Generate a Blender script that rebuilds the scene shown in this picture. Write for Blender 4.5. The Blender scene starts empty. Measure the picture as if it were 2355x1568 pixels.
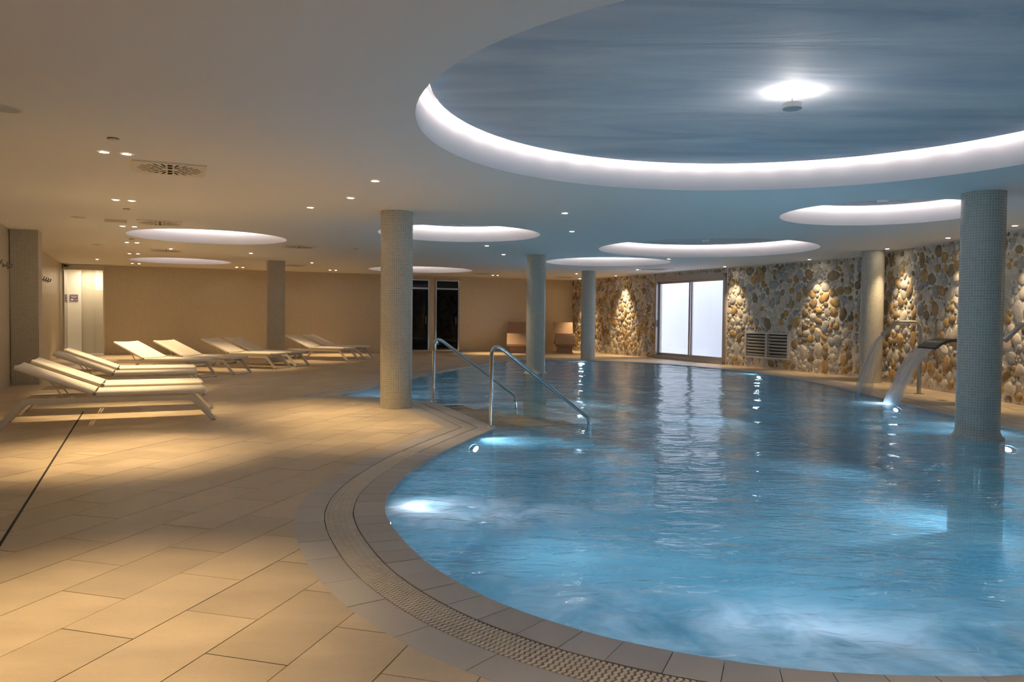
import bpy, bmesh, math, random
import numpy as np
from mathutils import Vector, Matrix
from mathutils.geometry import delaunay_2d_cdt

random.seed(7)
rng = np.random.default_rng(7)
PI = math.pi
S = bpy.context.scene
C = S.collection

# ------------------------------------------------------------------ camera, world, exposure
IMG_W, IMG_H, FPX = 2355, 1568, 1767.3
EYE, PITCH, ROLL = 1.271, 0.0313, 0.0103
cam_data = bpy.data.cameras.new('camera')
cam_data.sensor_fit = 'HORIZONTAL'
cam_data.sensor_width = 36.0
cam_data.lens = 36.0 * FPX / IMG_W
cam_data.clip_start = 0.05
cam = bpy.data.objects.new('camera', cam_data)
C.objects.link(cam)
fwd = Vector((0, math.cos(PITCH), -math.sin(PITCH)))
up0 = Vector((0, math.sin(PITCH), math.cos(PITCH)))
rt0 = Vector((1, 0, 0))
cr, sr = math.cos(ROLL), math.sin(ROLL)
rt = rt0 * cr + up0 * sr
up = up0 * cr - rt0 * sr
cam.matrix_world = Matrix(((rt.x, up.x, -fwd.x, 0), (rt.y, up.y, -fwd.y, 0), (rt.z, up.z, -fwd.z, EYE), (0, 0, 0, 1)))
S.camera = cam

world = bpy.data.worlds.new('daylight')
S.world = world
world.use_nodes = True
world.node_tree.nodes['Background'].inputs[0].default_value = (0.72, 0.80, 1.0, 1)
world.node_tree.nodes['Background'].inputs[1].default_value = 1.25

S.view_settings.view_transform = 'Standard'
S.view_settings.look = 'None'
S.view_settings.gamma = 1.0
S.view_settings.use_curve_mapping = False
S.view_settings.exposure = 1.3
try:
    S.cycles.max_bounces = 6
    S.cycles.diffuse_bounces = 4
    S.cycles.glossy_bounces = 3
    S.cycles.transmission_bounces = 4
    S.cycles.transparent_max_bounces = 12
    S.cycles.sample_clamp_indirect = 4.0
    S.cycles.sample_clamp_direct = 0.0
    S.cycles.caustics_reflective = False
    S.cycles.caustics_refractive = False
    S.cycles.use_denoising = True
except Exception:
    pass

WARM = (1.0, 0.71, 0.36)
WARM2 = (1.0, 0.74, 0.44)
COVE = (1.0, 0.87, 0.85)
POOLC = (0.78, 0.88, 1.0)
P_DOWN, P_ACCENT, P_COVE, P_POOL, P_DISC = 57.0, 42.0, 14.0, 52.0, 24.0

def px_of(x, y, z):                       # approximate picture size helper (to rank pieces by how large they show)
    d = Vector((x, y, z - EYE))
    w = d.dot(fwd)
    if w < 0.3:
        return None
    return (IMG_W / 2 + FPX * d.dot(rt) / w, IMG_H / 2 - FPX * d.dot(up) / w, w)

# ------------------------------------------------------------------ room frame
TH = math.radians(24)
E1 = Vector((math.cos(TH), math.sin(TH), 0))
E2 = Vector((-math.sin(TH), math.cos(TH), 0))
CEIL = 2.7
def AB(a, b, z=0.0):
    return Vector((a * E1.x + b * E2.x, a * E1.y + b * E2.y, z))
BACK = 26.2
STONE_A = 14.2

# ------------------------------------------------------------------ materials
MATS = {}
class NT:
    def __init__(s, name):
        s.m = bpy.data.materials.new(name); s.m.use_nodes = True
        s.t = s.m.node_tree; s.n = s.t.nodes; s.l = s.t.links
        s.n.clear()
        s.out = s.n.new('ShaderNodeOutputMaterial')
        MATS[name] = s.m
    def new(s, typ, **kw):
        n = s.n.new(typ)
        for k, v in kw.items():
            if k.startswith('_'):
                setattr(n, k[1:], v)
            else:
                n.inputs[k.replace('__', ' ')].default_value = v
        return n
    def link(s, a, ai, b, bi):
        s.l.new(a.outputs[ai], b.inputs[bi])
    def ramp(s, src, si, stops):
        r = s.n.new('ShaderNodeValToRGB')
        e = r.color_ramp.elements
        while len(e) < len(stops): e.new(0.5)
        for q, (pos, col) in zip(e, stops):
            q.position = pos; q.color = (*col, 1) if len(col) == 3 else col
        s.link(src, si, r, 0)
        return r

def rgba(c): return (c[0], c[1], c[2], 1)

def plain(name, col, rough=0.5, metal=0.0, noise=0.0, nscale=6.0, bump=0.0, bscale=60.0, spec=0.5):
    q = NT(name)
    b = q.new('ShaderNodeBsdfPrincipled')
    b.inputs['Base Color'].default_value = rgba(col)
    b.inputs['Roughness'].default_value = rough
    b.inputs['Metallic'].default_value = metal
    b.inputs['Specular IOR Level'].default_value = spec
    q.link(b, 0, q.out, 0)
    g = q.new('ShaderNodeNewGeometry')
    if noise > 0:
        t = q.new('ShaderNodeTexNoise', Scale=nscale, Detail=3.0)
        q.link(g, 'Position', t, 'Vector')
        lo = tuple(max(0, c * (1 - noise)) for c in col); hi = tuple(min(1, c * (1 + noise)) for c in col)
        r = q.ramp(t, 0, [(0.3, lo), (0.7, hi)])
        q.link(r, 0, b, 'Base Color')
    if bump > 0:
        t = q.new('ShaderNodeTexNoise', Scale=bscale, Detail=2.0)
        q.link(g, 'Position', t, 'Vector')
        bp = q.new('ShaderNodeBump', Strength=bump, Distance=0.01)
        q.link(t, 0, bp, 'Height'); q.link(bp, 0, b, 'Normal')
    return q.m

def emit(name, col, st, sample=True):
    q = NT(name)
    if not sample:
        try: q.m.cycles.emission_sampling = 'NONE'
        except Exception: pass
    e = q.new('ShaderNodeEmission', Strength=st)
    e.inputs[0].default_value = rgba(col)
    q.link(e, 0, q.out, 0)
    return q.m

def mosaic(name, c1, c2, grout, size, rough=0.18, bump=0.35, mort=0.075):
    """small square glass mosaic on a UV map measured in metres"""
    q = NT(name)
    uv = q.new('ShaderNodeUVMap', _uv_map='UVMap')
    br = q.new('ShaderNodeTexBrick', _offset=0.0, _squash=1.0)
    br.inputs['Color1'].default_value = rgba(c1); br.inputs['Color2'].default_value = rgba(c2)
    br.inputs['Mortar'].default_value = rgba(grout)
    br.inputs['Scale'].default_value = 1.0
    br.inputs['Mortar Size'].default_value = size * mort
    br.inputs['Mortar Smooth'].default_value = 0.2
    br.inputs['Bias'].default_value = 0.0
    br.inputs['Brick Width'].default_value = size
    br.inputs['Row Height'].default_value = size
    q.link(uv, 0, br, 'Vector')
    b = q.new('ShaderNodeBsdfPrincipled')
    q.link(br, 0, b, 'Base Color')
    r = q.ramp(br, 1, [(0, (rough,) * 3), (1, (0.7,) * 3)])
    q.link(r, 0, b, 'Roughness')
    bp = q.new('ShaderNodeBump', Strength=bump, Distance=0.004)
    bp.invert = True
    q.link(br, 1, bp, 'Height'); q.link(bp, 0, b, 'Normal')
    q.link(b, 0, q.out, 0)
    return q.m

def stone_floor(name, base, rough, grain_dir=True):
    q = NT(name)
    g = q.new('ShaderNodeNewGeometry')
    mp = q.new('ShaderNodeMapping'); mp.inputs['Rotation'].default_value = (0, 0, -math.radians(74.5)); mp.inputs['Scale'].default_value = (1.0, 3.0, 1.0)
    q.link(g, 'Position', mp, 'Vector')
    n1 = q.new('ShaderNodeTexNoise', Scale=1.6, Detail=4.0, Roughness=0.6); q.link(mp, 0, n1, 'Vector')
    n2 = q.new('ShaderNodeTexNoise', Scale=55.0, Detail=2.0); q.link(g, 'Position', n2, 'Vector')
    at = q.new('ShaderNodeAttribute', _attribute_name='rnd')
    mx = q.new('ShaderNodeMath', _operation='MULTIPLY_ADD'); mx.inputs[1].default_value = 0.28
    q.link(at, 'Fac', mx, 0); q.link(n1, 0, mx, 2)
    mx2 = q.new('ShaderNodeMath', _operation='MULTIPLY_ADD'); mx2.inputs[1].default_value = 0.22
    q.link(n2, 0, mx2, 0); q.link(mx, 0, mx2, 2)
    r = q.ramp(mx2, 0, [(0.40, tuple(c * 0.80 for c in base)), (0.75, base), (1.2, tuple(c * 1.16 for c in base))])
    r.color_ramp.elements[2].position = 1.0
    b = q.new('ShaderNodeBsdfPrincipled'); q.link(r, 0, b, 'Base Color')
    b.inputs['Roughness'].default_value = rough
    rr = q.ramp(n1, 0, [(0.35, (rough - 0.1,) * 3), (0.7, (rough + 0.12,) * 3)]); q.link(rr, 0, b, 'Roughness')
    bp = q.new('ShaderNodeBump', Strength=0.12, Distance=0.004); q.link(n2, 0, bp, 'Height'); q.link(bp, 0, b, 'Normal')
    q.link(b, 0, q.out, 0)
    return q.m

plain('ceiling_paint', (0.88, 0.86, 0.84), 0.75)
plain('cove_paint', (0.82, 0.80, 0.80), 0.7)
plain('white_metal', (0.82, 0.78, 0.72), 0.38)
plain('sling_fabric', (0.86, 0.82, 0.76), 0.62, bump=0.25, bscale=420.0)
plain('cap_plastic', (0.30, 0.27, 0.22), 0.45)
plain('dark_gap', (0.02, 0.018, 0.016), 0.8)
plain('grout', (0.16, 0.145, 0.125), 0.85)
plain('steel', (0.62, 0.62, 0.62), 0.16, metal=1.0)
plain('brushed_steel', (0.50, 0.49, 0.48), 0.32, metal=1.0)
plain('dark_steel', (0.13, 0.13, 0.14), 0.30, metal=1.0)
plain('aluminium', (0.52, 0.48, 0.46), 0.38, metal=0.75)
plain('grille_paint', (0.62, 0.60, 0.57), 0.5)
plain('vent_paint', (0.80, 0.74, 0.64), 0.5)
plain('mortar', (0.74, 0.68, 0.60), 0.9, noise=0.10, nscale=7.0, bump=0.6, bscale=30.0)
plain('stone_ochre', (0.43, 0.29, 0.13), 0.75, noise=0.30, nscale=11.0, bump=0.5, bscale=45.0)
plain('stone_brown', (0.27, 0.20, 0.12), 0.75, noise=0.30, nscale=11.0, bump=0.5, bscale=45.0)
plain('stone_grey', (0.38, 0.37, 0.37), 0.78, noise=0.22, nscale=11.0, bump=0.5, bscale=45.0)
plain('stone_pale', (0.60, 0.54, 0.46), 0.78, noise=0.18, nscale=11.0, bump=0.5, bscale=45.0)
plain('outdoor_white', (0.90, 0.90, 0.90), 0.8, noise=0.02, nscale=1.0)
plain('corridor_white', (0.84, 0.80, 0.72), 0.7)
plain('corridor_beige', (0.60, 0.54, 0.44), 0.7)
plain('grate_plastic', (0.70, 0.62, 0.53), 0.5, noise=0.06, nscale=9.0)
plain('black_plastic', (0.02, 0.02, 0.022), 0.4)
plain('sign_purple', (0.17, 0.13, 0.24), 0.5)
plain('sign_white', (0.80, 0.76, 0.72), 0.5)
plain('hook_steel', (0.26, 0.25, 0.23), 0.35, metal=0.8)
plain('step_stone', (0.44, 0.38, 0.32), 0.9, spec=0.1)
plain('pool_paint', (0.40, 0.70, 0.80), 0.4)
plain('lamp_cap', (0.55, 0.55, 0.55), 0.45)
mosaic('mosaic_column', (0.42, 0.41, 0.36), (0.52, 0.50, 0.44), (0.70, 0.68, 0.62), 0.030)
mosaic('mosaic_wall', (0.52, 0.44, 0.32), (0.60, 0.51, 0.37), (0.68, 0.59, 0.45), 0.030, rough=0.3, bump=0.25)
mosaic('mosaic_pilaster', (0.42, 0.39, 0.33), (0.50, 0.46, 0.39), (0.62, 0.58, 0.50), 0.040, rough=0.3)
mosaic('mosaic_copper', (0.34, 0.22, 0.16), (0.50, 0.34, 0.25), (0.28, 0.20, 0.16), 0.022, rough=0.12, bump=0.5, mort=0.1)
mosaic('mosaic_pool', (0.36, 0.66, 0.78), (0.44, 0.73, 0.84), (0.55, 0.78, 0.85), 0.030, rough=0.65, bump=0.2)
stone_floor('floor_tile', (0.56, 0.455, 0.33), 0.42)
def coping_mat():
    q = NT('coping_tile')
    oi = q.new('ShaderNodeObjectInfo')
    r = q.ramp(oi, 'Random', [(0.0, (0.43, 0.40, 0.38)), (1.0, (0.52, 0.485, 0.46))])
    g = q.new('ShaderNodeNewGeometry')
    n = q.new('ShaderNodeTexNoise', Scale=40.0, Detail=2.0); q.link(g, 'Position', n, 'Vector')
    b = q.new('ShaderNodeBsdfPrincipled', Roughness=0.34); q.link(r, 0, b, 'Base Color')
    bp = q.new('ShaderNodeBump', Strength=0.10, Distance=0.004); q.link(n, 0, bp, 'Height'); q.link(bp, 0, b, 'Normal')
    q.link(b, 0, q.out, 0)
coping_mat()
emit('cove_led', COVE, P_COVE)
emit('down_lens', (1.0, 0.86, 0.62), 45.0, False)
emit('pool_lens', (0.85, 0.92, 1.0), 32.0, False)
emit('disc_led', (1.0, 0.93, 0.88), 22.0, False)

def schlick(q, f0, bump=None):
    lw = q.new('ShaderNodeLayerWeight', Blend=0.5)
    if bump is not None: q.link(bump, 0, lw, 'Normal')
    pw = q.new('ShaderNodeMath', _operation='POWER'); pw.inputs[1].default_value = 5.0
    q.link(lw, 'Facing', pw, 0)
    ma = q.new('ShaderNodeMath', _operation='MULTIPLY_ADD'); ma.inputs[1].default_value = 1 - f0; ma.inputs[2].default_value = f0
    q.link(pw, 0, ma, 0)
    return ma
def glass_mat(name, tint, f0=0.04):
    q = NT(name)
    f = schlick(q, f0)
    t = q.new('ShaderNodeBsdfTransparent'); t.inputs[0].default_value = rgba(tint)
    g = q.new('ShaderNodeBsdfGlossy'); g.inputs['Roughness'].default_value = 0.03
    m = q.new('ShaderNodeMixShader')
    q.link(f, 0, m, 0); q.link(t, 0, m, 1); q.link(g, 0, m, 2); q.link(m, 0, q.out, 0)
glass_mat('glass_clear', (0.97, 0.985, 1.0))
glass_mat('glass_dark', (0.16, 0.14, 0.12))

def disc_mat():
    """polished plaster sky-grey disc with trowel streaks"""
    q = NT('coffer_plaster')
    g = q.new('ShaderNodeNewGeometry')
    mp = q.new('ShaderNodeMapping'); mp.inputs['Rotation'].default_value = (0, 0, -0.35); mp.inputs['Scale'].default_value = (0.6, 2.6, 1.0)
    q.link(g, 'Position', mp, 'Vector')
    n = q.new('ShaderNodeTexNoise', Scale=0.9, Detail=7.0, Roughness=0.55, Distortion=0.6); q.link(mp, 0, n, 'Vector')
    r = q.ramp(n, 0, [(0.34, (0.44, 0.50, 0.57)), (0.52, (0.57, 0.60, 0.64)), (0.70, (0.70, 0.70, 0.71))])
    b = q.new('ShaderNodeBsdfPrincipled'); q.link(r, 0, b, 'Base Color')
    b.inputs['Roughness'].default_value = 0.8
    b.inputs['Specular IOR Level'].default_value = 0.2
    bp = q.new('ShaderNodeBump', Strength=0.25, Distance=0.05); q.link(n, 0, bp, 'Height'); q.link(bp, 0, b, 'Normal')
    q.link(b, 0, q.out, 0)
disc_mat()

def water_mat():
    """tinted clear water, a cloudy aerated share, foam where the jets and falls whip it up, Fresnel mirror on top"""
    q = NT('water')
    g = q.new('ShaderNodeNewGeometry')
    at = q.new('ShaderNodeAttribute', _attribute_name='foam')
    sh = q.new('ShaderNodeAttribute', _attribute_name='shallow')
    # swirl noise
    n1 = q.new('ShaderNodeTexNoise', Scale=2.3, Detail=4.0, Roughness=0.55, Distortion=0.7); q.link(g, 'Position', n1, 'Vector')
    mp = q.new('ShaderNodeMapping'); mp.inputs['Rotation'].default_value = (0, 0, 0.25); mp.inputs['Scale'].default_value = (0.5, 1.6, 1.0)
    q.link(g, 'Position', mp, 'Vector')
    n2 = q.new('ShaderNodeTexNoise', Scale=1.3, Detail=3.0, Roughness=0.6, Distortion=0.8); q.link(mp, 0, n2, 'Vector')
    # foam density = foam attribute + noise
    fr = q.ramp(n1, 0, [(0.30, (0.10, 0.10, 0.10)), (0.60, (1, 1, 1))])
    fr2 = q.new('ShaderNodeMath', _operation='MULTIPLY'); q.link(fr, 0, fr2, 0); q.link(at, 'Fac', fr2, 1)
    fr2.use_clamp = True
    body = q.ramp(n2, 0, [(0.30, (0.08, 0.26, 0.36)), (0.55, (0.15, 0.38, 0.49)), (0.75, (0.24, 0.49, 0.59))])
    foamc = q.new('ShaderNodeMixRGB'); foamc.inputs[2].default_value = (0.70, 0.80, 0.88, 1)
    q.link(fr2, 0, foamc, 0); q.link(body, 0, foamc, 1)
    di = q.new('ShaderNodeBsdfDiffuse'); q.link(foamc, 0, di, 0)
    tl = q.new('ShaderNodeBsdfTranslucent'); q.link(foamc, 0, tl, 0)
    dt = q.new('ShaderNodeMixShader'); dt.inputs[0].default_value = 0.55
    q.link(di, 0, dt, 1); q.link(tl, 0, dt, 2)
    tr = q.new('ShaderNodeBsdfTransparent'); tr.inputs[0].default_value = (0.55, 0.77, 0.88, 1)
    cloud = q.new('ShaderNodeMath', _operation='MULTIPLY_ADD'); cloud.inputs[1].default_value = 0.38; cloud.inputs[2].default_value = 0.58
    q.link(fr2, 0, cloud, 0)
    ns = q.new('ShaderNodeTexNoise', Scale=2.2, Detail=3.0); q.link(mp, 0, ns, 'Vector')
    sa = q.new('ShaderNodeMath', _operation='MULTIPLY_ADD'); sa.inputs[1].default_value = 0.9; q.link(ns, 0, sa, 0); q.link(sh, 'Fac', sa, 2)
    sm_ = q.ramp(sa, 0, [(0.86, (0, 0, 0)), (0.96, (1, 1, 1))])
    iv = q.new('ShaderNodeMath', _operation='MULTIPLY_ADD'); iv.inputs[1].default_value = -0.85; iv.inputs[2].default_value = 1.0; q.link(sm_, 0, iv, 0)
    cl2 = q.new('ShaderNodeMath', _operation='MULTIPLY'); q.link(cloud, 0, cl2, 0); q.link(iv, 0, cl2, 1)
    tm = q.new('ShaderNodeMixRGB'); tm.inputs[1].default_value = (0.55, 0.77, 0.88, 1); tm.inputs[2].default_value = (0.86, 0.90, 0.90, 1)
    q.link(sm_, 0, tm, 0); q.link(tm, 0, tr, 0)
    bm_ = q.new('ShaderNodeMixShader'); q.link(cl2, 0, bm_, 0); q.link(tr, 0, bm_, 1); q.link(dt, 0, bm_, 2)
    # ripples
    mp2 = q.new('ShaderNodeMapping'); mp2.inputs['Rotation'].default_value = (0, 0, 0.2); mp2.inputs['Scale'].default_value = (0.7, 1.5, 1.0)
    q.link(g, 'Position', mp2, 'Vector')
    w1 = q.new('ShaderNodeTexNoise', Scale=7.0, Detail=2.0, Distortion=0.9); q.link(mp2, 0, w1, 'Vector')
    bp = q.new('ShaderNodeBump', Strength=0.36, Distance=0.03); q.link(w1, 0, bp, 'Height')
    gl = q.new('ShaderNodeBsdfGlossy'); gl.inputs['Roughness'].default_value = 0.07
    q.link(bp, 0, gl, 'Normal')
    f = schlick(q, 0.02, bp)
    m = q.new('ShaderNodeMixShader'); q.link(f, 0, m, 0); q.link(bm_, 0, m, 1); q.link(gl, 0, m, 2)
    q.link(m, 0, q.out, 0)
water_mat()

def fall_mat():
    q = NT('falling_water')
    tc = q.new('ShaderNodeUVMap', _uv_map='UVMap')
    mp = q.new('ShaderNodeMapping'); mp.inputs['Scale'].default_value = (90.0, 2.2, 1.0); q.link(tc, 0, mp, 'Vector')
    n = q.new('ShaderNodeTexNoise', Scale=1.0, Detail=4.0); q.link(mp, 0, n, 'Vector')
    r = q.ramp(n, 0, [(0.35, (0.22,) * 3), (0.72, (0.80,) * 3)])
    t = q.new('ShaderNodeBsdfTransparent'); t.inputs[0].default_value = (0.93, 0.96, 0.98, 1)
    d = q.new('ShaderNodeBsdfDiffuse'); d.inputs[0].default_value = (0.80, 0.82, 0.86, 1)
    tl = q.new('ShaderNodeBsdfTranslucent'); tl.inputs[0].default_value = (0.80, 0.84, 0.92, 1)
    dt = q.new('ShaderNodeMixShader'); dt.inputs[0].default_value = 0.5; q.link(d, 0, dt, 1); q.link(tl, 0, dt, 2)
    m = q.new('ShaderNodeMixShader'); q.link(r, 0, m, 0); q.link(t, 0, m, 1); q.link(dt, 0, m, 2)
    q.link(m, 0, q.out, 0)
fall_mat()

# ------------------------------------------------------------------ mesh helpers
def fillet(pts, r, n=6):
    pts = [Vector(q) for q in pts]
    out = [pts[0]]
    for i in range(1, len(pts) - 1):
        p0, p1, p2 = pts[i - 1], pts[i], pts[i + 1]
        d0 = (p0 - p1); d1 = (p2 - p1)
        ang = d0.angle(d1)
        if ang > PI - 0.02:
            out.append(p1); continue
        t = min(r / math.tan(ang / 2), d0.length * 0.48, d1.length * 0.48)
        a = p1 + d0.normalized() * t; b = p1 + d1.normalized() * t
        for k in range(n + 1):
            u = k / n
            out.append(a.lerp(p1, u).lerp(p1.lerp(b, u), u))
    out.append(pts[-1])
    return out

class MB:
    def __init__(s):
        s.v = []; s.f = []; s.uv = {}; s.mi = []
    def add(s, vs, fs, uvs=None, mi=0):
        o = len(s.v)
        s.v += [tuple(q) for q in vs]
        for k, f in enumerate(fs):
            if uvs is not None: s.uv[len(s.f)] = uvs[k]
            s.f.append(tuple(i + o for i in f)); s.mi.append(mi)
        return s
    def box(s, c, size, rot=None):
        c = Vector(c); hx, hy, hz = [q / 2 for q in size]
        vs = []
        for z in (-hz, hz):
            for x, y in ((-hx, -hy), (hx, -hy), (hx, hy), (-hx, hy)):
                q = Vector((x, y, z))
                if rot is not None: q = rot @ q
                vs.append(c + q)
        return s.add(vs, [(3, 2, 1, 0), (4, 5, 6, 7), (0, 1, 5, 4), (1, 2, 6, 5), (2, 3, 7, 6), (3, 0, 4, 7)])
    def tube(s, pts, r, seg=10, cap=True, flat=None):
        """round tube, or a flattened (w,h) rounded bar when flat is given: flat=(side vector, half width, half height)"""
        pts = [Vector(q) for q in pts]
        n = len(pts); rings = []
        t0 = (pts[1] - pts[0]).normalized()
        side = Vector((0, 0, 1)).cross(t0)
        if side.length < 1e-3: side = Vector((1, 0, 0)).cross(t0)
        side.normalize()
        for i, p in enumerate(pts):
            if i == 0: t = (pts[1] - pts[0])
            elif i == n - 1: t = (pts[-1] - pts[-2])
            else: t = (pts[i + 1] - p).normalized() + (p - pts[i - 1]).normalized()
            t.normalize()
            if flat:
                sd = Vector(flat[0]).normalized(); upv = t.cross(sd).normalized()
                a, b = flat[1], flat[2]
                ring = []
                c = min(a, b) * 0.35
                for (x, y) in ((-a, -b + c), (-a + c, -b), (a - c, -b), (a, -b + c), (a, b - c), (a - c, b), (-a + c, b), (-a, b - c)):
                    ring.append(p + sd * x + upv * y)
            else:
                side = (side - t * side.dot(t)).normalized()
                upv = t.cross(side)
                rr = r[i] if isinstance(r, (list, tuple)) else r
                ring = [p + side * (rr * math.cos(2 * PI * k / seg)) + upv * (rr * math.sin(2 * PI * k / seg)) for k in range(seg)]
            rings.append(ring)
        m = len(rings[0]); vs = [q for rg in rings for q in rg]; fs = []
        for i in range(n - 1):
            for k in range(m):
                k2 = (k + 1) % m
                fs.append((i * m + k, i * m + k2, (i + 1) * m + k2, (i + 1) * m + k))
        if cap:
            fs.append(tuple(reversed(range(m)))); fs.append(tuple((n - 1) * m + k for k in range(m)))
        return s.add(vs, fs)
    def lathe(s, prof, seg=32, c=(0, 0, 0), uvscale=None):
        vs = []; fs = []; uvs = []
        for (r, z) in prof:
            for k in range(seg):
                a = 2 * PI * k / seg
                vs.append((c[0] + r * math.cos(a), c[1] + r * math.sin(a), c[2] + z))
        acc = 0
        for i in range(len(prof) - 1):
            dl = math.hypot(prof[i + 1][0] - prof[i][0], prof[i + 1][1] - prof[i][1])
            for k in range(seg):
                k2 = (k + 1) % seg
                fs.append((i * seg + k, i * seg + k2, (i + 1) * seg + k2, (i + 1) * seg + k))
                if uvscale:
                    u0, u1 = uvscale * k / seg, uvscale * (k + 1) / seg
                    uvs.append(((u0, acc), (u1, acc), (u1, acc + dl), (u0, acc + dl)))
            acc += dl
        return s.add(vs, fs, uvs if uvscale else None)
    def disc(s, r, z, seg=32, c=(0, 0), flip=False):
        vs = [(c[0] + r * math.cos(2 * PI * k / seg), c[1] + r * math.sin(2 * PI * k / seg), z) for k in range(seg)]
        f = tuple(range(seg))
        return s.add(vs, [tuple(reversed(f)) if flip else f])
    def prism(s, poly, z0, z1):
        n = len(poly)
        vs = [(q[0], q[1], z0) for q in poly] + [(q[0], q[1], z1) for q in poly]
        fs = [tuple(reversed(range(n))), tuple(range(n, 2 * n))]
        fs += [(k, (k + 1) % n, (k + 1) % n + n, k + n) for k in range(n)]
        return s.add(vs, fs)
    def sheet(s, grid, uvs=None, closed=False):
        nr = len(grid); nc = len(grid[0])
        vs = [q for row in grid for q in row]; fs = []; ul = []
        for i in range(nr - 1):
            for j in range(nc - 1):
                fs.append((i * nc + j, i * nc + j + 1, (i + 1) * nc + j + 1, (i + 1) * nc + j))
                if uvs: ul.append((uvs[i][j], uvs[i][j + 1], uvs[i + 1][j + 1], uvs[i + 1][j]))
        return s.add(vs, fs, ul if uvs else None)
    def mesh(s, name, mats, smooth=False, bevel=0.0):
        me = bpy.data.meshes.new(name)
        me.from_pydata(s.v, [], s.f)
        if isinstance(mats, str): mats = [mats]
        for m in mats: me.materials.append(MATS[m])
        if len(mats) > 1:
            me.polygons.foreach_set('material_index', s.mi)
        if s.uv:
            ul = me.uv_layers.new(name='UVMap')
            for p in me.polygons:
                u = s.uv.get(p.index)
                if u:
                    for li, c in zip(p.loop_indices, u): ul.data[li].uv = c
        if bevel > 0:
            b = bmesh.new(); b.from_mesh(me)
            bmesh.ops.remove_doubles(b, verts=b.verts, dist=1e-6)
            eds = [e for e in b.edges if len(e.link_faces) == 2 and e.calc_face_angle(0) > 0.5]
            bmesh.ops.bevel(b, geom=eds, offset=bevel, segments=2, profile=0.6, affect='EDGES', clamp_overlap=True)
            b.to_mesh(me); b.free()
        if smooth:
            me.polygons.foreach_set('use_smooth', [True] * len(me.polygons))
            try: me.set_sharp_from_angle(angle=math.radians(38))
            except Exception: pass
        me.update()
        return me
    def build(s, name, mats, parent=None, smooth=False, bevel=0.0, loc=None):
        return link(name, s.mesh(name, mats, smooth, bevel), parent, loc)

def link(name, me, parent=None, loc=None):
    o = bpy.data.objects.new(name, me); C.objects.link(o)
    if parent is not None: o.parent = parent
    if loc is not None: o.location = loc
    return o
def tag(o, label=None, cat=None, group=None, kind=None):
    if label: o['label'] = label
    if cat: o['category'] = cat
    if group: o['group'] = group
    if kind: o['kind'] = kind
    return o
def empty(name, loc, rz=0.0, **kw):
    o = bpy.data.objects.new(name, None); C.objects.link(o)
    o.empty_display_size = 0.1
    o.location = loc; o.rotation_euler = (0, 0, rz)
    return tag(o, **kw)
def copy_tree(o, parent=None):
    c = o.copy(); C.objects.link(c); c.parent = parent
    for ch in list(o.children): copy_tree(ch, c)
    return c
def spot(name, loc, target, power, col, size, blend, radius, parent=None):
    l = bpy.data.lights.new(name, 'SPOT')
    l.energy = power; l.color = col; l.spot_size = size; l.spot_blend = blend; l.shadow_soft_size = radius
    o = bpy.data.objects.new(name, l); C.objects.link(o)
    o.location = loc
    o.rotation_euler = (Vector(target) - Vector(loc)).to_track_quat('-Z', 'Y').to_euler()
    if parent is not None: o.parent = parent
    return o

def inside(poly, x, y):
    c = False; n = len(poly); j = n - 1
    for i in range(n):
        xi, yi = poly[i][0], poly[i][1]; xj, yj = poly[j][0], poly[j][1]
        if (yi > y) != (yj > y) and x < (xj - xi) * (y - yi) / (yj - yi) + xi: c = not c
        j = i
    return c
def fill(outer, holes):
    """triangulate a polygon with holes -> verts(2D), tris"""
    pts = []; edges = []
    for lp in [outer] + holes:
        o = len(pts); n = len(lp)
        pts += [Vector((q[0], q[1])) for q in lp]
        edges += [(o + k, o + (k + 1) % n) for k in range(n)]
    v, e, f, _, _, _ = delaunay_2d_cdt(pts, edges, [], 0, 1e-5)
    tr = []
    for t in f:
        cx = sum(v[i].x for i in t) / len(t); cy = sum(v[i].y for i in t) / len(t)
        if inside(outer, cx, cy) and not any(inside(h, cx, cy) for h in holes): tr.append(tuple(t))
    return [(q.x, q.y) for q in v], tr
def circle(cx, cy, r, n=96):
    return [(cx + r * math.cos(2 * PI * k / n), cy + r * math.sin(2 * PI * k / n)) for k in range(n)]

# ------------------------------------------------------------------ plan outlines
LB = AB(-2.9, BACK); RB = AB(STONE_A, BACK)
BEND = Vector((7.80, 17.50, 0))
RN = Vector((7.86, -3.0, 0))
LN = AB(-1.90, -2.45)
ROOM = [(LB.x, LB.y), (LN.x, LN.y), (RN.x, RN.y), (BEND.x, BEND.y), (RB.x, RB.y)]

T = (-2.82, 12.20); S0 = (-1.13, 11.32); S1 = (-0.17, 8.80)
CURVE = [S1, (-0.45, 7.87), (-0.70, 6.92), (-0.83, 6.14), (-0.87, 5.52), (-0.83, 5.05), (-0.74, 4.69), (-0.61, 4.34), (-0.46, 4.00),
         (-0.28, 3.69), (-0.04, 3.38), (0.20, 3.16), (0.40, 3.02), (0.63, 2.90), (0.93, 2.79), (1.23, 2.735), (1.53, 2.72), (1.86, 2.735),
         (2.6, 2.87), (3.6, 3.32), (4.6, 4.15), (5.4, 5.4), (5.82, 6.8), (5.97, 8.1), (6.0, 9.2), (5.97, 10.3), (5.99, 11.2), (6.05, 12.2),
         (6.19, 14.1), (6.17, 16.2), (5.9, 18.1), (5.5, 19.3), (4.94, 20.5), (4.2, 21.6), (3.4, 22.35), (2.2, 22.85), (1.0, 23.0),
         (0.25, 22.85), (-0.22, 22.1), (-0.77, 20.4), (-1.42, 18.3), (-1.97, 15.9), (-2.42, 13.8), T]
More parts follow.
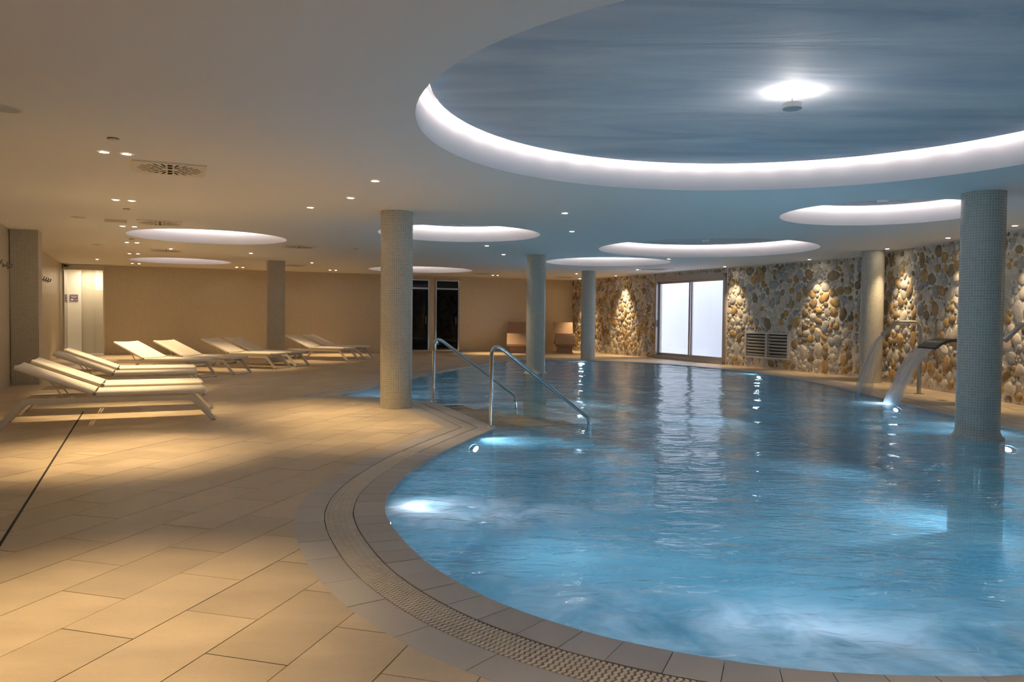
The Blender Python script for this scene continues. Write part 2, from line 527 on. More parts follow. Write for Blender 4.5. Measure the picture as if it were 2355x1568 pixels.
def catmull(P, step=0.06):
    out = []
    for i in range(len(P) - 1):
        p1, p2 = Vector(P[i]), Vector(P[i + 1])
        p0 = Vector(P[i - 1]) if i > 0 else p1 * 2 - p2
        p3 = Vector(P[i + 2]) if i + 2 < len(P) else p2 * 2 - p1
        n = max(2, int((p2 - p1).length / step))
        for k in range(n):
            t = k / n
            out.append(0.5 * ((2 * p1) + (p2 - p0) * t + (2 * p0 - 5 * p1 + 4 * p2 - p3) * t * t + (3 * p1 - p0 - 3 * p2 + p3) * t ** 3))
    return out
def straight(a, b, step=0.06):
    a, b = Vector(a), Vector(b); n = max(2, int((b - a).length / step))
    return [a.lerp(b, k / n) for k in range(n)]
POOL = straight(T, S0) + straight(S0, S1) + catmull(CURVE)
NP = len(POOL)
# per-vertex outward (right hand side of travel) mitre vectors
MIT = []
for i in range(NP):
    a = POOL[i - 1]; b = POOL[i]; c = POOL[(i + 1) % NP]
    d0 = (b - a).normalized(); d1 = (c - b).normalized()
    n0 = Vector((d0.y, -d0.x)); n1 = Vector((d1.y, -d1.x))
    m = (n0 + n1); m.normalize()
    MIT.append(m / max(0.45, m.dot(n1)))
CUM = [0.0]
for i in range(NP): CUM.append(CUM[-1] + (POOL[(i + 1) % NP] - POOL[i]).length)
N_S0 = len(straight(T, S0)); N_S1 = N_S0 + len(straight(S0, S1))
CORNERS = []
for ci in (N_S0, N_S1):
    a_ = (POOL[ci] - POOL[ci - 1]).angle(POOL[ci + 1] - POOL[ci])
    CORNERS.append((ci, math.tan(a_ / 2)))
def offs(i, d):
    i %= NP
    for ci, tn in CORNERS:                      # samples that an inward mitre swallows collapse onto the mitre point
        if abs(CUM[i] - CUM[ci]) < d * tn: return POOL[ci] + MIT[ci] * d + (POOL[i] - POOL[ci]) * 1e-3
    return POOL[i] + MIT[i] * d
def ringpoly(d): return [tuple(offs(i, d)) for i in range(NP)]
W_COP, W_GR, W_OUT = 0.20, 0.385, 0.565       # outer offsets of coping, grating, outer stone band
POOLPOLY = [tuple(q) for q in POOL]
RING_OUT = ringpoly(W_OUT)

COFFERS = [  # centre x, y, radius, label
    (2.08, 5.81, 2.80, 'huge round recessed ceiling coffer above the near pool with a glowing rim'),
    (-5.69, 14.43, 1.40, 'round lit ceiling recess above the nearer white loungers'),
    (-0.93, 13.41, 1.40, 'round lit ceiling recess just behind the nearest tall mosaic column'),
    (3.95, 15.79, 2.18, 'wide round lit ceiling recess over the middle of the far pool'),
    (4.94, 10.34, 1.30, 'round lit ceiling recess beside the large right hand column'),
    (2.43, 19.76, 1.58, 'round lit ceiling recess over the far end of the pool'),
    (-9.06, 21.05, 1.28, 'round lit ceiling recess near the back left doorway'),
    (-2.85, 23.89, 1.60, 'round lit ceiling recess in front of the dark glass doors'),
]
# ------------------------------------------------------------------ setting: ceiling and coffers
big = [(q[0] + (q[0] - 0.5) * 0.02, q[1] + (q[1] - 12) * 0.02) for q in ROOM]
v2, tr = fill(big, [circle(c[0], c[1], c[2]) for c in COFFERS])
mb = MB(); mb.add([(x, y, CEIL) for x, y in v2], [tuple(reversed(t)) for t in tr])
ceiling = tag(mb.build('ceiling', 'ceiling_paint'), kind='structure')
ceiling['label'] = 'smooth pale ceiling with round recessed coffers'

HW = 0.28
for (cx, cy, r, lab) in COFFERS:
    t = empty('ceiling_coffer', (cx, cy, CEIL), label=lab, cat='ceiling coffer', group='round lit ceiling coffers')
    m = MB(); n = 96
    prof = [(r, 0.0), (r, HW + 0.16)]
    m.lathe([(q[0], q[1]) for q in prof], n)
    m.disc(r, HW + 0.16, n, flip=True)
    m.build('coffer_wall', 'cove_paint', t, smooth=True)
    m = MB(); gap = 0.09
    m.disc(r - gap, HW, n, flip=True); m.lathe([(r - gap, HW), (r - gap, HW + 0.02)], n); m.disc(r - gap, HW + 0.02, n)
    m.build('plaster_disc', 'coffer_plaster', t)
    m = MB()
    m.lathe([(r - gap + 0.002, HW + 0.002), (r - gap + 0.008, HW + 0.010), (r - gap + 0.002, HW + 0.018)], 48)
    m.build('light_strip', 'cove_led', t)
    # round up-light hung under the disc
    lt = empty('disc_lamp', (cx, cy, CEIL + HW), label='flat round lamp hung in the ' + lab.replace('round ', '').replace('ceiling ', '').replace(' with a glowing rim', ''), cat='lamp', group='flat round lamps in the coffers')
    k = 1.0
    DZ = -0.115
    m = MB(); m.lathe([(0.0, DZ - 0.02), (0.062, DZ - 0.02), (0.070, DZ - 0.012), (0.070, DZ + 0.024), (0.064, DZ + 0.024), (0.064, DZ), (0.0, DZ)], 32); m.build('cap', 'lamp_cap', lt, smooth=True)
    m = MB(); m.lathe([(0.05, DZ + 0.001), (0.048, DZ + 0.016), (0.0, DZ + 0.018)], 24); m.build('light_core', 'disc_led', lt, smooth=True)
    m = MB(); m.lathe([(0.006, DZ), (0.006, 0.0)], 8); m.build('rod', 'steel', lt, smooth=True)
    l = bpy.data.lights.new('disc_lamp_light', 'SPOT'); l.energy = P_DISC if r > 2.5 else P_DISC * 0.3; l.color = (1.0, 0.92, 0.88); l.shadow_soft_size = 0.04
    l.spot_size = math.radians(179); l.spot_blend = 0.05; l.use_nodes = True
    nt = l.node_tree; em = nt.nodes['Emission']; fo = nt.nodes.new('ShaderNodeLightFalloff'); fo.inputs['Strength'].default_value = 1.0
    nt.links.new(fo.outputs['Linear'], em.inputs['Strength'])      # wide-spread lens of the up-light
    o = bpy.data.objects.new('disc_lamp_light', l); C.objects.link(o); o.parent = lt; o.location = (0, 0, DZ + 0.034)
    o.rotation_euler = (PI, 0, 0)

# ------------------------------------------------------------------ setting: floor slab, tiles, pool surround
GR = math.radians(74.5)
D1 = Vector((math.cos(GR), math.sin(GR))); D2 = Vector((math.sin(GR), -math.cos(GR)))
v2, tr = fill([(q[0] + (q[0] - 0.5) * 0.03, q[1] + (q[1] - 12) * 0.03) for q in ROOM], [RING_OUT])
mb = MB(); mb.add([(x, y, -0.012) for x, y in v2], tr)
floor = tag(mb.build('floor', 'grout'), kind='structure')
floor['label'] = 'beige stone tiled pool deck'

TW, TL, GAP = 0.348, 0.70, 0.0022
cands = []
ring_np = np.array(RING_OUT)
bb0 = ring_np.min(0); bb1 = ring_np.max(0)
row0 = -0.115
def clip_tile(poly):
    """tile minus the pool surround"""
    near = ring_np[(np.abs(ring_np[:, 0] - poly[0][0]) < 1.2) & (np.abs(ring_np[:, 1] - poly[0][1]) < 1.2)]
    ins = [inside(RING_OUT, *q) for q in poly]
    edge_in = len(near) and any(inside(poly, *q) for q in near)
    if all(ins) and not edge_in: return None
    if not any(ins) and not edge_in: return [poly]
    pts = [Vector(q) for q in poly]; edges = [(0, 1), (1, 2), (2, 3), (3, 0)]
    idx = [i for i in range(NP) if abs(RING_OUT[i][0] - poly[0][0]) < 1.3 and abs(RING_OUT[i][1] - poly[0][1]) < 1.3]
    mp = {}
    for i in idx:
        mp[i] = len(pts); pts.append(Vector(RING_OUT[i]))
    for i in idx:
        j = (i + 1) % NP
        if j in mp: edges.append((mp[i], mp[j]))
    v, e, f, _, _, _ = delaunay_2d_cdt(pts, edges, [], 0, 1e-6)
    keep = []
    for t in f:
        cx = sum(v[i].x for i in t) / len(t); cy = sum(v[i].y for i in t) / len(t)
        if inside(poly, cx, cy) and not inside(RING_OUT, cx, cy): keep.append([(v[i].x, v[i].y) for i in t])
    return keep or None
tiles = []
for ir in range(-60, 60):
    u0 = row0 + ir * TW
    sh = ((ir * 0.5) % 1.0 + random.uniform(-0.06, 0.06)) * TL
    for il in range(-30, 60):
        w0 = il * TL + sh
        cs = D2 * (u0 + TW / 2) + D1 * (w0 + TL / 2)
        if cs.x < -17 or cs.x > 10 or cs.y < -3.5 or cs.y > 32: continue
        poly = []
        for (a, b) in ((GAP, GAP), (GAP, TL - GAP), (TW - GAP, TL - GAP), (TW - GAP, GAP)):
            q = D2 * (u0 + a) + D1 * (w0 + b); poly.append((q.x, q.y))
        if sum((poly[k][0] * poly[(k + 1) % 4][1] - poly[(k + 1) % 4][0] * poly[k][1]) for k in range(4)) < 0: poly.reverse()
        if not any(inside(ROOM, *q) for q in poly): continue
        if bb0[0] - 1 < cs.x < bb1[0] + 1 and bb0[1] - 1 < cs.y < bb1[1] + 1:
            pieces = clip_tile(poly)
        else: pieces = [poly]
        if not pieces: continue
        area = 0
        pr = [px_of(q[0], q[1], 0) for q in poly]
        if all(pr):
            area = abs(sum(pr[k][0] * pr[(k + 1) % 4][1] - pr[(k + 1) % 4][0] * pr[k][1] for k in range(4))) / 2
            mx, my = sum(q[0] for q in pr) / 4, sum(q[1] for q in pr) / 4
            if not (-60 < mx < IMG_W + 60 and my < IMG_H + 60): area = 0
            if pieces and len(pieces) > 1: area *= 0.5
        tiles.append((area, cs, pieces, random.random()))
tiles.sort(key=lambda q: -q[0])
def tile_geo(mb, pieces, c, rnd, acc):
    dz = random.uniform(-0.0006, 0.0006)
    for pc in pieces:
        mb.prism([(q[0] - c[0], q[1] - c[1]) for q in pc] if sum((pc[k][0] * pc[(k + 1) % len(pc)][1] - pc[(k + 1) % len(pc)][0] * pc[k][1]) for k in range(len(pc))) > 0 else [(q[0] - c[0], q[1] - c[1]) for q in reversed(pc)], -0.012, 0.0 + dz)
        acc += [rnd] * (2 * len(pc))
def put_attr(me, name, vals):
    at = me.attributes.new(name, 'FLOAT', 'POINT'); at.data.foreach_set('value', np.array(vals, dtype=np.float32))
for (ar, c, pcs, rnd) in tiles[:300]:
    m = MB(); acc = []
    tile_geo(m, pcs, (c.x, c.y), rnd, acc)
    me = m.mesh('tile', 'floor_tile'); put_attr(me, 'rnd', acc)
    link('tile', me, floor, (c.x, c.y, 0))
m = MB(); acc = []
for (ar, c, pcs, rnd) in tiles[300:]: tile_geo(m, pcs, (0, 0), rnd, acc)
me = m.mesh('tile_field', 'floor_tile'); put_attr(me, 'rnd', acc)
tag(link('tile_field', me, floor), kind='stuff')
# dark expansion slot running along the lounger side of the deck
m = MB(); p0 = AB(-0.80, 3.0); p1 = AB(-1.02, 11.2)
d = (p1 - p0).normalized(); n_ = Vector((-d.y, d.x, 0)) * 0.008
pts_ = [p0 - n_, p0 + n_, p1 + n_, p1 - n_]
m.prism([(q.x, q.y) for q in reversed(pts_)], -0.008, 0.0015)
m.build('expansion_joint', 'dark_gap', floor)

# swimming pool: basin, steps, coping, grating, outer band
pool = empty('swimming_pool', (0, 0, 0), label='large curved indoor swimming pool with stone coping', cat='pool')
DEPTH = -1.15
m = MB()
vs = []; fs = []; uvs = []
for i in range(NP):
    j = (i + 1) % NP; o = len(vs)
    vs += [(*POOL[i], -0.02), (*POOL[j], -0.02), (*POOL[j], DEPTH), (*POOL[i], DEPTH)]
    fs.append((o, o + 1, o + 2, o + 3)); uvs.append(((CUM[i], 0), (CUM[i + 1], 0), (CUM[i + 1], DEPTH), (CUM[i], DEPTH)))
m.add(vs, fs, uvs)
v2, tr = fill(POOLPOLY, [])
m.add([(x, y, DEPTH) for x, y in v2], tr, [[v2[i] for i in t] for t in tr])
m.build('basin', 'mosaic_pool', pool)
# entrance steps between the two rails
dS = Vector((0.933, 0.36)).normalized()
for k in range(5):
    m = MB()
    a = Vector(S0) - dS * 0.0 + (Vector(S0) - Vector(S1)).normalized() * 0.0; b = Vector(S1)
    i0, i1 = 0.0, 0.42 * (k + 1)
    poly = [a + dS * i0, b + dS * i0, b + dS * i1, a + dS * i1]
    zt = -0.05 - 0.075 * k
    m.prism([tuple(q) for q in poly], zt - 0.05, zt)
    me = m.mesh('step', 'step_stone', bevel=0.008); so = link('step', me, pool)
    m = MB(); m.prism([tuple(q) for q in poly], DEPTH + 0.001 * k, zt - 0.05)
    m.build('riser_block', 'pool_paint', so)

def band_piece(i0, i1, d0, d1, z0, z1, gap):
    """a curved slab between outline samples i0..i1 and outward offsets d0..d1"""
    inn = []; out = []
    for i in range(i0, i1 + 1):
        inn.append(offs(i, d0)); out.append(offs(i, d1))
    def shrink(L):
        if (L[1] - L[0]).length > gap * 2: L[0] = L[0] + (L[1] - L[0]).normalized() * gap
        if (L[-2] - L[-1]).length > gap * 2: L[-1] = L[-1] + (L[-2] - L[-1]).normalized() * gap
    shrink(inn); shrink(out)
    n = len(inn)
    c = (inn[n // 2] + out[n // 2]) / 2
    vs = []
    for z in (z0, z1):
        vs += [(q.x - c.x, q.y - c.y, z) for q in inn] + [(q.x - c.x, q.y - c.y, z) for q in out]
    fs = []
    for k in range(n - 1):
        fs.append((2 * n + k, 3 * n + k, 3 * n + k + 1, 2 * n + k + 1))
        fs.append((k + 1, n + k + 1, n + k, k))
        fs.append((k, 2 * n + k, 2 * n + k + 1, k + 1))
        fs.append((n + k + 1, 3 * n + k + 1, 3 * n + k, n + k))
    fs.append((0, n, 3 * n, 2 * n)); fs.append((n - 1, 3 * n - 1, 4 * n - 1, 2 * n - 1))
    return vs, fs, c
def breaks(i_from, i_to, L):
    out = [i_from]; s0 = CUM[i_from]
    for i in range(i_from + 1, i_to):
        if CUM[i] - s0 >= L * random.uniform(0.92, 1.08) and i_to - i > 2:
            out.append(i); s0 = CUM[i]
    out.append(i_to)
    return out
def band(name, rngs, d0, d1, z0, z1, mat, gap=0.0018):
    for (i0, i1, L) in rngs:
        br = breaks(i0, i1, L)
        for a, b in zip(br[:-1], br[1:]):
            vs, fs, c = band_piece(a, b, d0, d1, z0, z1 + random.uniform(-0.0006, 0.0006), gap)
            m = MB(); m.add(vs, fs); me = m.mesh(name, mat)
            put_attr(me, 'rnd', [random.random()] * len(vs))
            link(name, me, pool, (c.x, c.y, 0))
# index where the near curve stops being seen / the right side begins
def idx_near(pt): return min(range(NP), key=lambda i: (POOL[i] - Vector(pt)).length)
I_A = idx_near((-0.66, 7.1)); I_B = idx_near((2.6, 2.87)); I_C = idx_near((5.97, 8.1))
band('coping_stone', [(0, N_S0, 0.45), (N_S0, N_S1, 0.45), (N_S1, I_A, 0.30), (I_A, I_B, 0.155), (I_B, I_C, 0.45), (I_C, NP, 0.45)], 0.0, W_COP, -0.06, 0.0, 'coping_tile')
band('border_stone', [(0, N_S0, 0.6), (N_S0, N_S1, 0.6), (N_S1, I_A, 0.5), (I_A, I_B, 0.29), (I_B, I_C, 0.6), (I_C, NP, 0.6)], W_GR, W_OUT, -0.06, 0.0, 'coping_tile')
# solid slot covers where the channel runs straight
band('channel_cover', [(0, N_S0, 0.7), (N_S0, N_S1, 0.7), (N_S1, I_A, 0.7), (I_B, I_C, 0.7), (I_C, NP, 0.7)], W_COP + 0.014, W_GR - 0.014, -0.05, -0.001, 'coping_tile')
# dark channel under the grating
vs = []; fs = []
for i in range(NP):
    vs += [(*offs(i, W_COP - 0.01), -0.055), (*offs(i, W_GR + 0.01), -0.055)]
for i in range(NP):
    j = (i + 1) % NP
    fs.append((2 * i, 2 * i + 1, 2 * j + 1, 2 * j))
m = MB(); m.add(vs, fs); m.build('drain_channel', 'dark_gap', pool)

# overflow grating: wavy cross slats
grate = empty('overflow_grating', (POOL[I_A].x, POOL[I_A].y, 0), label='beige curved plastic overflow grating of wavy cross slats along the near pool edge', cat='grating')
gx, gy = POOL[I_A].x, POOL[I_A].y
pitch = 0.0215
s_at = CUM[I_A]; slats = []
def at_len(sv):
    lo = int(np.searchsorted(CUM, sv)) - 1; lo = max(0, min(NP - 1, lo))
    t = (sv - CUM[lo]) / max(1e-9, CUM[lo + 1] - CUM[lo])
    return POOL[lo].lerp(POOL[(lo + 1) % NP], t), MIT[lo].lerp(MIT[(lo + 1) % NP], t).normalized()
def slat_mesh():
    m = MB(); n = 22; Ln = W_GR - W_COP - 0.012
    vs = []; 
    for k in range(n + 1):
        u = k / n * Ln
        wv = 0.0044 * math.sin(2 * PI * u / 0.0345)
        hwid = 0.0082
        for (dy, z) in ((-hwid, -0.024), (-hwid, -0.0035), (-hwid + 0.002, -0.0015), (hwid - 0.002, -0.0015), (hwid, -0.0035), (hwid, -0.024)):
            vs.append((u, wv + dy, z))
    fs = []
    for k in range(n):
        for q in range(5):
            fs.append((6 * k + q, 6 * (k + 1) + q, 6 * (k + 1) + q + 1, 6 * k + q + 1))
    fs.append((0, 1, 2, 3, 4, 5)); fs.append(tuple(reversed([6 * n + q for q in range(6)])))
    m.add(vs, fs)
    return m
sm = slat_mesh(); slat_me = sm.mesh('slat', 'grate_plastic')
while s_at < CUM[I_B]:
    P, nrm = at_len(s_at)
    q = P + nrm * (W_COP + 0.006)
    slats.append((q, math.atan2(nrm.y, nrm.x))); s_at += pitch
def slat_rank(sl):
    r = px_of(sl[0].x, sl[0].y, 0)
    if r is None: return 0
    vis = 1.0 if (-30 < r[0] < IMG_W + 30 and r[1] < IMG_H + 60) else 0.01
    return vis / r[2]
slats.sort(key=slat_rank, reverse=True)
for (q, a) in slats[:300]:
    o = link('slat', slat_me, grate, (q.x - gx, q.y - gy, 0)); o.rotation_euler = (0, 0, a)
m = MB()
for (q, a) in slats[300:]:
    ca, sa = math.cos(a), math.sin(a)
    m.add([(q.x - gx + x * ca - y * sa, q.y - gy + x * sa + y * ca, z) for x, y, z in sm.v], sm.f)
if m.v: tag(m.build('slat_run', 'grate_plastic', grate), kind='stuff')
# long carrier rails under the slats
m = MB()
for off_ in (W_COP + 0.03, (W_COP + W_GR) / 2, W_GR - 0.03):
    m.tube([(offs(i, off_).x - gx, offs(i, off_).y - gy, -0.032) for i in range(I_A, I_B)], 0.008, 6)
m.build('carrier_rail', 'grate_plastic', grate)

# ------------------------------------------------------------------ pool water
cell = 0.05
xs = np.arange(-3.1, 6.5, cell); ys = np.arange(2.5, 23.3, cell)
GX, GY = np.meshgrid(xs, ys)
def inside_np(poly, X, Y):
    c = np.zeros(X.shape, bool); n = len(poly); j = n - 1
    for i in range(n):
        xi, yi = poly[i]; xj, yj = poly[j]
        if yi != yj:
            k = ((yi > Y) != (yj > Y)) & (X < (xj - xi) * (Y - yi) / (yj - yi) + xi)
            c ^= k
        j = i
    return c
keepm = inside_np(ringpoly(0.07)[::2], GX, GY)
Z = np.zeros_like(GX)
for k in range(46):
    lam = 0.22 * (1.09 ** k) if k < 24 else rng.uniform(0.3, 1.6)
    ang = rng.normal(1.35, 0.8)
    amp = 0.0011 * min(lam, 1.2) ** 0.8
    kx, ky = math.cos(ang) * 2 * PI / lam, math.sin(ang) * 2 * PI / lam
    ph = rng.uniform(0, 6.28)
    Z += amp * np.sin(kx * GX + ky * GY + ph + 0.7 * np.sin(0.9 * GX + 0.6 * GY + k))
foam = np.zeros_like(GX)
def blob(x, y, rx, ry, ang, st):
    global foam
    c, s_ = math.cos(ang), math.sin(ang)
    u = ((GX - x) * c + (GY - y) * s_) / rx; v = (-(GX - x) * s_ + (GY - y) * c) / ry
    foam += st * np.exp(-(u * u + v * v))
blob(-0.35, 4.98, 0.62, 0.36, 0.1, 1.4)      # jet by the near left curve
blob(-0.75, 5.1, 0.14, 0.14, 0.0, 0.7)
blob(0.25, 4.95, 0.8, 0.4, 0.2, 0.30)
blob(0.6, 7.0, 1.6, 0.7, 0.4, 0.22)
blob(0.55, 3.15, 0.6, 0.30, -0.45, 0.8)     # mist of bubbles along the near edge
blob(1.0, 3.0, 0.6, 0.38, -0.2, 1.1)
blob(1.5, 2.85, 0.8, 0.32, 0.0, 1.0)
blob(2.2, 3.2, 0.6, 0.35, 0.3, 0.30)
blob(0.1, 3.55, 0.35, 0.22, -0.6, 0.30)
blob(5.80, 11.9, 0.45, 0.35, 0.0, 0.75)       # where the sheet fall lands
blob(5.75, 13.5, 0.9, 0.35, 0.0, 0.50)        # where the spray lands
blob(4.9, 12.6, 1.3, 0.5, 0.5, 0.22)
blob(5.2, 7.9, 1.2, 0.45, 0.1, 0.25)
# shallow clear water over the entrance steps
SU = (GX - S0[0]) * dS.x + (GY - S0[1]) * dS.y
tE = (Vector(S1) - Vector(S0)).normalized(); TE = (GX - S0[0]) * tE.x + (GY - S0[1]) * tE.y
LE = (Vector(S1) - Vector(S0)).length
shal = np.clip((1.75 - SU) / 0.5, 0, 1) * np.clip((TE + 0.1) / 0.4, 0, 1) * np.clip((LE - 0.02 - TE) / 0.12, 0, 1) * 0.75
turb = np.zeros_like(GX)
for k in range(26):
    lam = rng.uniform(0.12, 0.5); ang = rng.uniform(0, 6.28)
    turb += np.sin(2 * PI / lam * (math.cos(ang) * GX + math.sin(ang) * GY) + rng.uniform(0, 6.28) + 1.5 * np.sin(2 * GX + 3 * GY + k)) * lam
Z += 0.0036 * turb * np.clip(foam, 0, 1)
Z = np.clip(Z, -0.03, 0.02)
idm = -np.ones(GX.shape, int)
quad = keepm[:-1, :-1] & keepm[1:, :-1] & keepm[:-1, 1:] & keepm[1:, 1:]
vm = np.zeros_like(keepm)
vm[:-1, :-1] |= quad; vm[1:, :-1] |= quad; vm[:-1, 1:] |= quad; vm[1:, 1:] |= quad
idm[vm] = np.arange(vm.sum())
WV = np.stack([GX[vm], GY[vm], np.full(vm.sum(), 0.0) + Z[vm]], 1)
jj, ii = np.nonzero(quad)
WF = np.stack([idm[jj, ii], idm[jj, ii + 1], idm[jj + 1, ii + 1], idm[jj + 1, ii]], 1)
me = bpy.data.meshes.new('pool_water')
me.vertices.add(len(WV)); me.vertices.foreach_set('co', WV.astype(np.float32).ravel())
me.loops.add(WF.size); me.loops.foreach_set('vertex_index', WF.astype(np.int32).ravel())
me.polygons.add(len(WF)); me.polygons.foreach_set('loop_start', np.arange(0, WF.size, 4, dtype=np.int32)); me.polygons.foreach_set('loop_total', np.full(len(WF), 4, dtype=np.int32))
me.update(); me.validate()
me.polygons.foreach_set('use_smooth', [True] * len(me.polygons))
put_attr(me, 'shallow', shal[vm])
put_attr(me, 'foam', np.clip(foam[vm], 0, 1.2))
me.materials.append(MATS['water'])
water = link('pool_water', me, None, (0, 0, -0.016))
tag(water, 'rippled turquoise water with foamy jets filling the curved pool', 'water', kind='stuff')

# ------------------------------------------------------------------ walls
def wall_box(name, p, q, z0, z1, thick, mat, out_sign, uv=True, parent=None):
    """solid wall between plan points p->q; thickness to the outside (left of travel when out_sign=+1)"""
    p, q = Vector((p[0], p[1], 0)), Vector((q[0], q[1], 0))
    d = (q - p).normalized(); n = Vector((-d.y, d.x, 0)) * out_sign * thick
    L = (q - p).length
    vs = [(p.x, p.y, z0), (q.x, q.y, z0), (q.x, q.y, z1), (p.x, p.y, z1)]
    vs += [(p.x + n.x, p.y + n.y, z0), (q.x + n.x, q.y + n.y, z0), (q.x + n.x, q.y + n.y, z1), (p.x + n.x, p.y + n.y, z1)]
    fs = [(0, 1, 2, 3), (7, 6, 5, 4), (4, 5, 1, 0), (3, 2, 6, 7), (0, 3, 7, 4), (1, 5, 6, 2)]
    f0 = ((0, z0), (L, z0), (L, z1), (0, z1)); ft = ((0, 0), (thick, 0), (thick, z1 - z0), (0, z1 - z0))
    fl = ((0, 0), (L, 0), (L, thick), (0, thick))
    sd = ((0, z0), (0, z1), (thick, z1), (thick, z0))
    m = MB(); m.add(vs, fs, [f0, f0, fl, fl, sd, sd])
    return m
ZT = 3.3
wl = wall_box('wall_left', LN, LB, -0.05, ZT, 0.25, 'mosaic_wall', 1).build('wall_left', 'mosaic_wall'); tag(wl, kind='structure'); wl['label'] = 'beige mosaic wall behind the near loungers with rows of hooks'
# back wall with a doorway at its left end and two sauna doors
DO0, DO1, DOH = -2.80, -1.84, 2.54
SA = [(7.53, 8.43), (8.64, 9.56)]; SAH = 2.58
m = MB()
def back_seg(a0, a1, z0, z1):
    w = wall_box('', AB(a0, BACK), AB(a1, BACK), z0, z1, 0.25, '', 1)
    ul = [w.uv[k] for k in range(6)]
    ul = [tuple((u + a0, v) for u, v in q) for q in ul]
    m.add(w.v, w.f, ul)
back_seg(-3.2, DO0, -0.05, ZT); back_seg(DO0, DO1, DOH, ZT); back_seg(DO1, SA[0][0], -0.05, ZT)
back_seg(SA[0][0], SA[0][1], SAH, ZT); back_seg(SA[0][1], SA[1][0], -0.05, ZT); back_seg(SA[1][0], SA[1][1], SAH, ZT); back_seg(SA[1][1], STONE_A + 0.3, -0.05, ZT)
wb = tag(m.build('wall_back', 'mosaic_wall'), kind='structure'); wb['label'] = 'long beige mosaic back wall behind the white loungers'
# near wall behind the camera
wn = tag(wall_box('', RN, LN, -0.05, ZT, 0.25, '', 1).build('wall_near', 'mosaic_wall'), kind='structure'); wn['label'] = 'beige mosaic wall behind the viewer'

# stone walls
SD0, SD1, SDH = 17.20, 20.62, 2.56         # sliding door along b
VT = (14.78, 16.36, 0.28, 0.91)            # louvre opening along b, z
m = MB()
def stone_seg(b0, b1, z0, z1):
    w = wall_box('', AB(STONE_A, b0), AB(STONE_A, b1), z0, z1, 0.25, '', -1)
    m.add(w.v, w.f)
BENDB = -BEND.x * math.sin(TH) + BEND.y * math.cos(TH)
stone_seg(BENDB - 0.1, VT[0], -0.05, ZT); stone_seg(VT[0], VT[1], -0.05, VT[2]); stone_seg(VT[0], VT[1], VT[3], ZT); stone_seg(VT[1], SD0, -0.05, ZT)
stone_seg(SD0, SD1, SDH, ZT); stone_seg(SD1, BACK + 0.3, -0.05, ZT)
ws = tag(m.build('wall_far', 'mortar'), kind='structure'); ws['label'] = 'far pebble stone wall with the bright sliding door'
wr = tag(wall_box('', RN, BEND, -0.05, ZT, 0.25, '', -1).build('wall_right', 'mortar'), kind='structure'); wr['label'] = 'pebble stone wall behind the water spouts'

def stone_shape(seed):
    r_ = random.Random(seed)
    b = bmesh.new(); bmesh.ops.create_icosphere(b, subdivisions=2, radius=1.0)
    ks = [(Vector((r_.gauss(0, 1), r_.gauss(0, 1), r_.gauss(0, 1))), r_.uniform(0, 6.28), r_.uniform(0.05, 0.12)) for _ in range(5)]
    for v in b.verts:
        d = v.co.normalized(); f = 1.0
        for k, ph, am in ks: f += am * math.sin(k.dot(d) * 1.7 + ph)
        # rounded-square outline in the wall plane, domed front
        e = 2.5
        g = (abs(d.x) ** e + abs(d.y) ** e + abs(d.z) ** 2.0) ** (-1 / 2.3)
        v.co = d * f * g
        v.co.z *= 0.9 if v.co.z > 0 else 0.35
    fs = [[v.index for v in f.verts] for f in b.faces]; vs = [tuple(v.co) for v in b.verts]
    b.free()
    return vs, fs
SH = [stone_shape(100 + k) for k in range(9)]
SMATS = ['stone_ochre', 'stone_brown', 'stone_grey', 'stone_pale']
SME = {}
for k, (vs, fs) in enumerate(SH):
    for mt in SMATS:
        q = MB(); q.add(vs, fs); SME[k, mt] = q.mesh('stone', mt, smooth=True)
        SME[k, mt].polygons.foreach_set('use_smooth', [True] * len(fs))
def pack(L, H, holes, seed):
    r_ = random.Random(seed); cs = 0.2
    grid = {}; out = []
    def ok(circs):
        for (x, y, r) in circs:
            if y - r < 0.015 or y + r > H - 0.01 or x - r < 0.0 or x + r > L: return False
            for (h0, h1, z0, z1) in holes:
                if h0 - r < x < h1 + r and z0 - r < y < z1 + r: return False
            gx_, gy_ = int(x / cs), int(y / cs)
            for i in range(gx_ - 2, gx_ + 3):
                for j in range(gy_ - 2, gy_ + 3):
                    for (X, Y, R_) in grid.get((i, j), ()):
                        if (X - x) ** 2 + (Y - y) ** 2 < (R_ + r + 0.004) ** 2: return False
        return True
    for (r0, r1, tries) in ((0.075, 0.10, 70), (0.055, 0.078, 220), (0.042, 0.056, 420), (0.030, 0.042, 420), (0.018, 0.030, 380)):
        for _ in range(int(tries * L * H)):
            r = r_.uniform(r0, r1); el = r_.choice((1.0, 1.25, 1.5, 1.75)) if r > 0.03 else r_.uniform(1, 1.4)
            a = r_.gauss(PI / 2, 0.75); x = r_.uniform(0, L); y = r_.uniform(0, H)
            dx, dy = math.cos(a) * r * (el - 1), math.sin(a) * r * (el - 1)
            cc = [(x - dx, y - dy, r), (x, y, r), (x + dx, y + dy, r)] if el > 1.02 else [(x, y, r)]
            if ok(cc):
                for c in cc: grid.setdefault((int(c[0] / cs), int(c[1] / cs)), []).append(c)
                out.append((x, y, r * el, r, a))
    return out
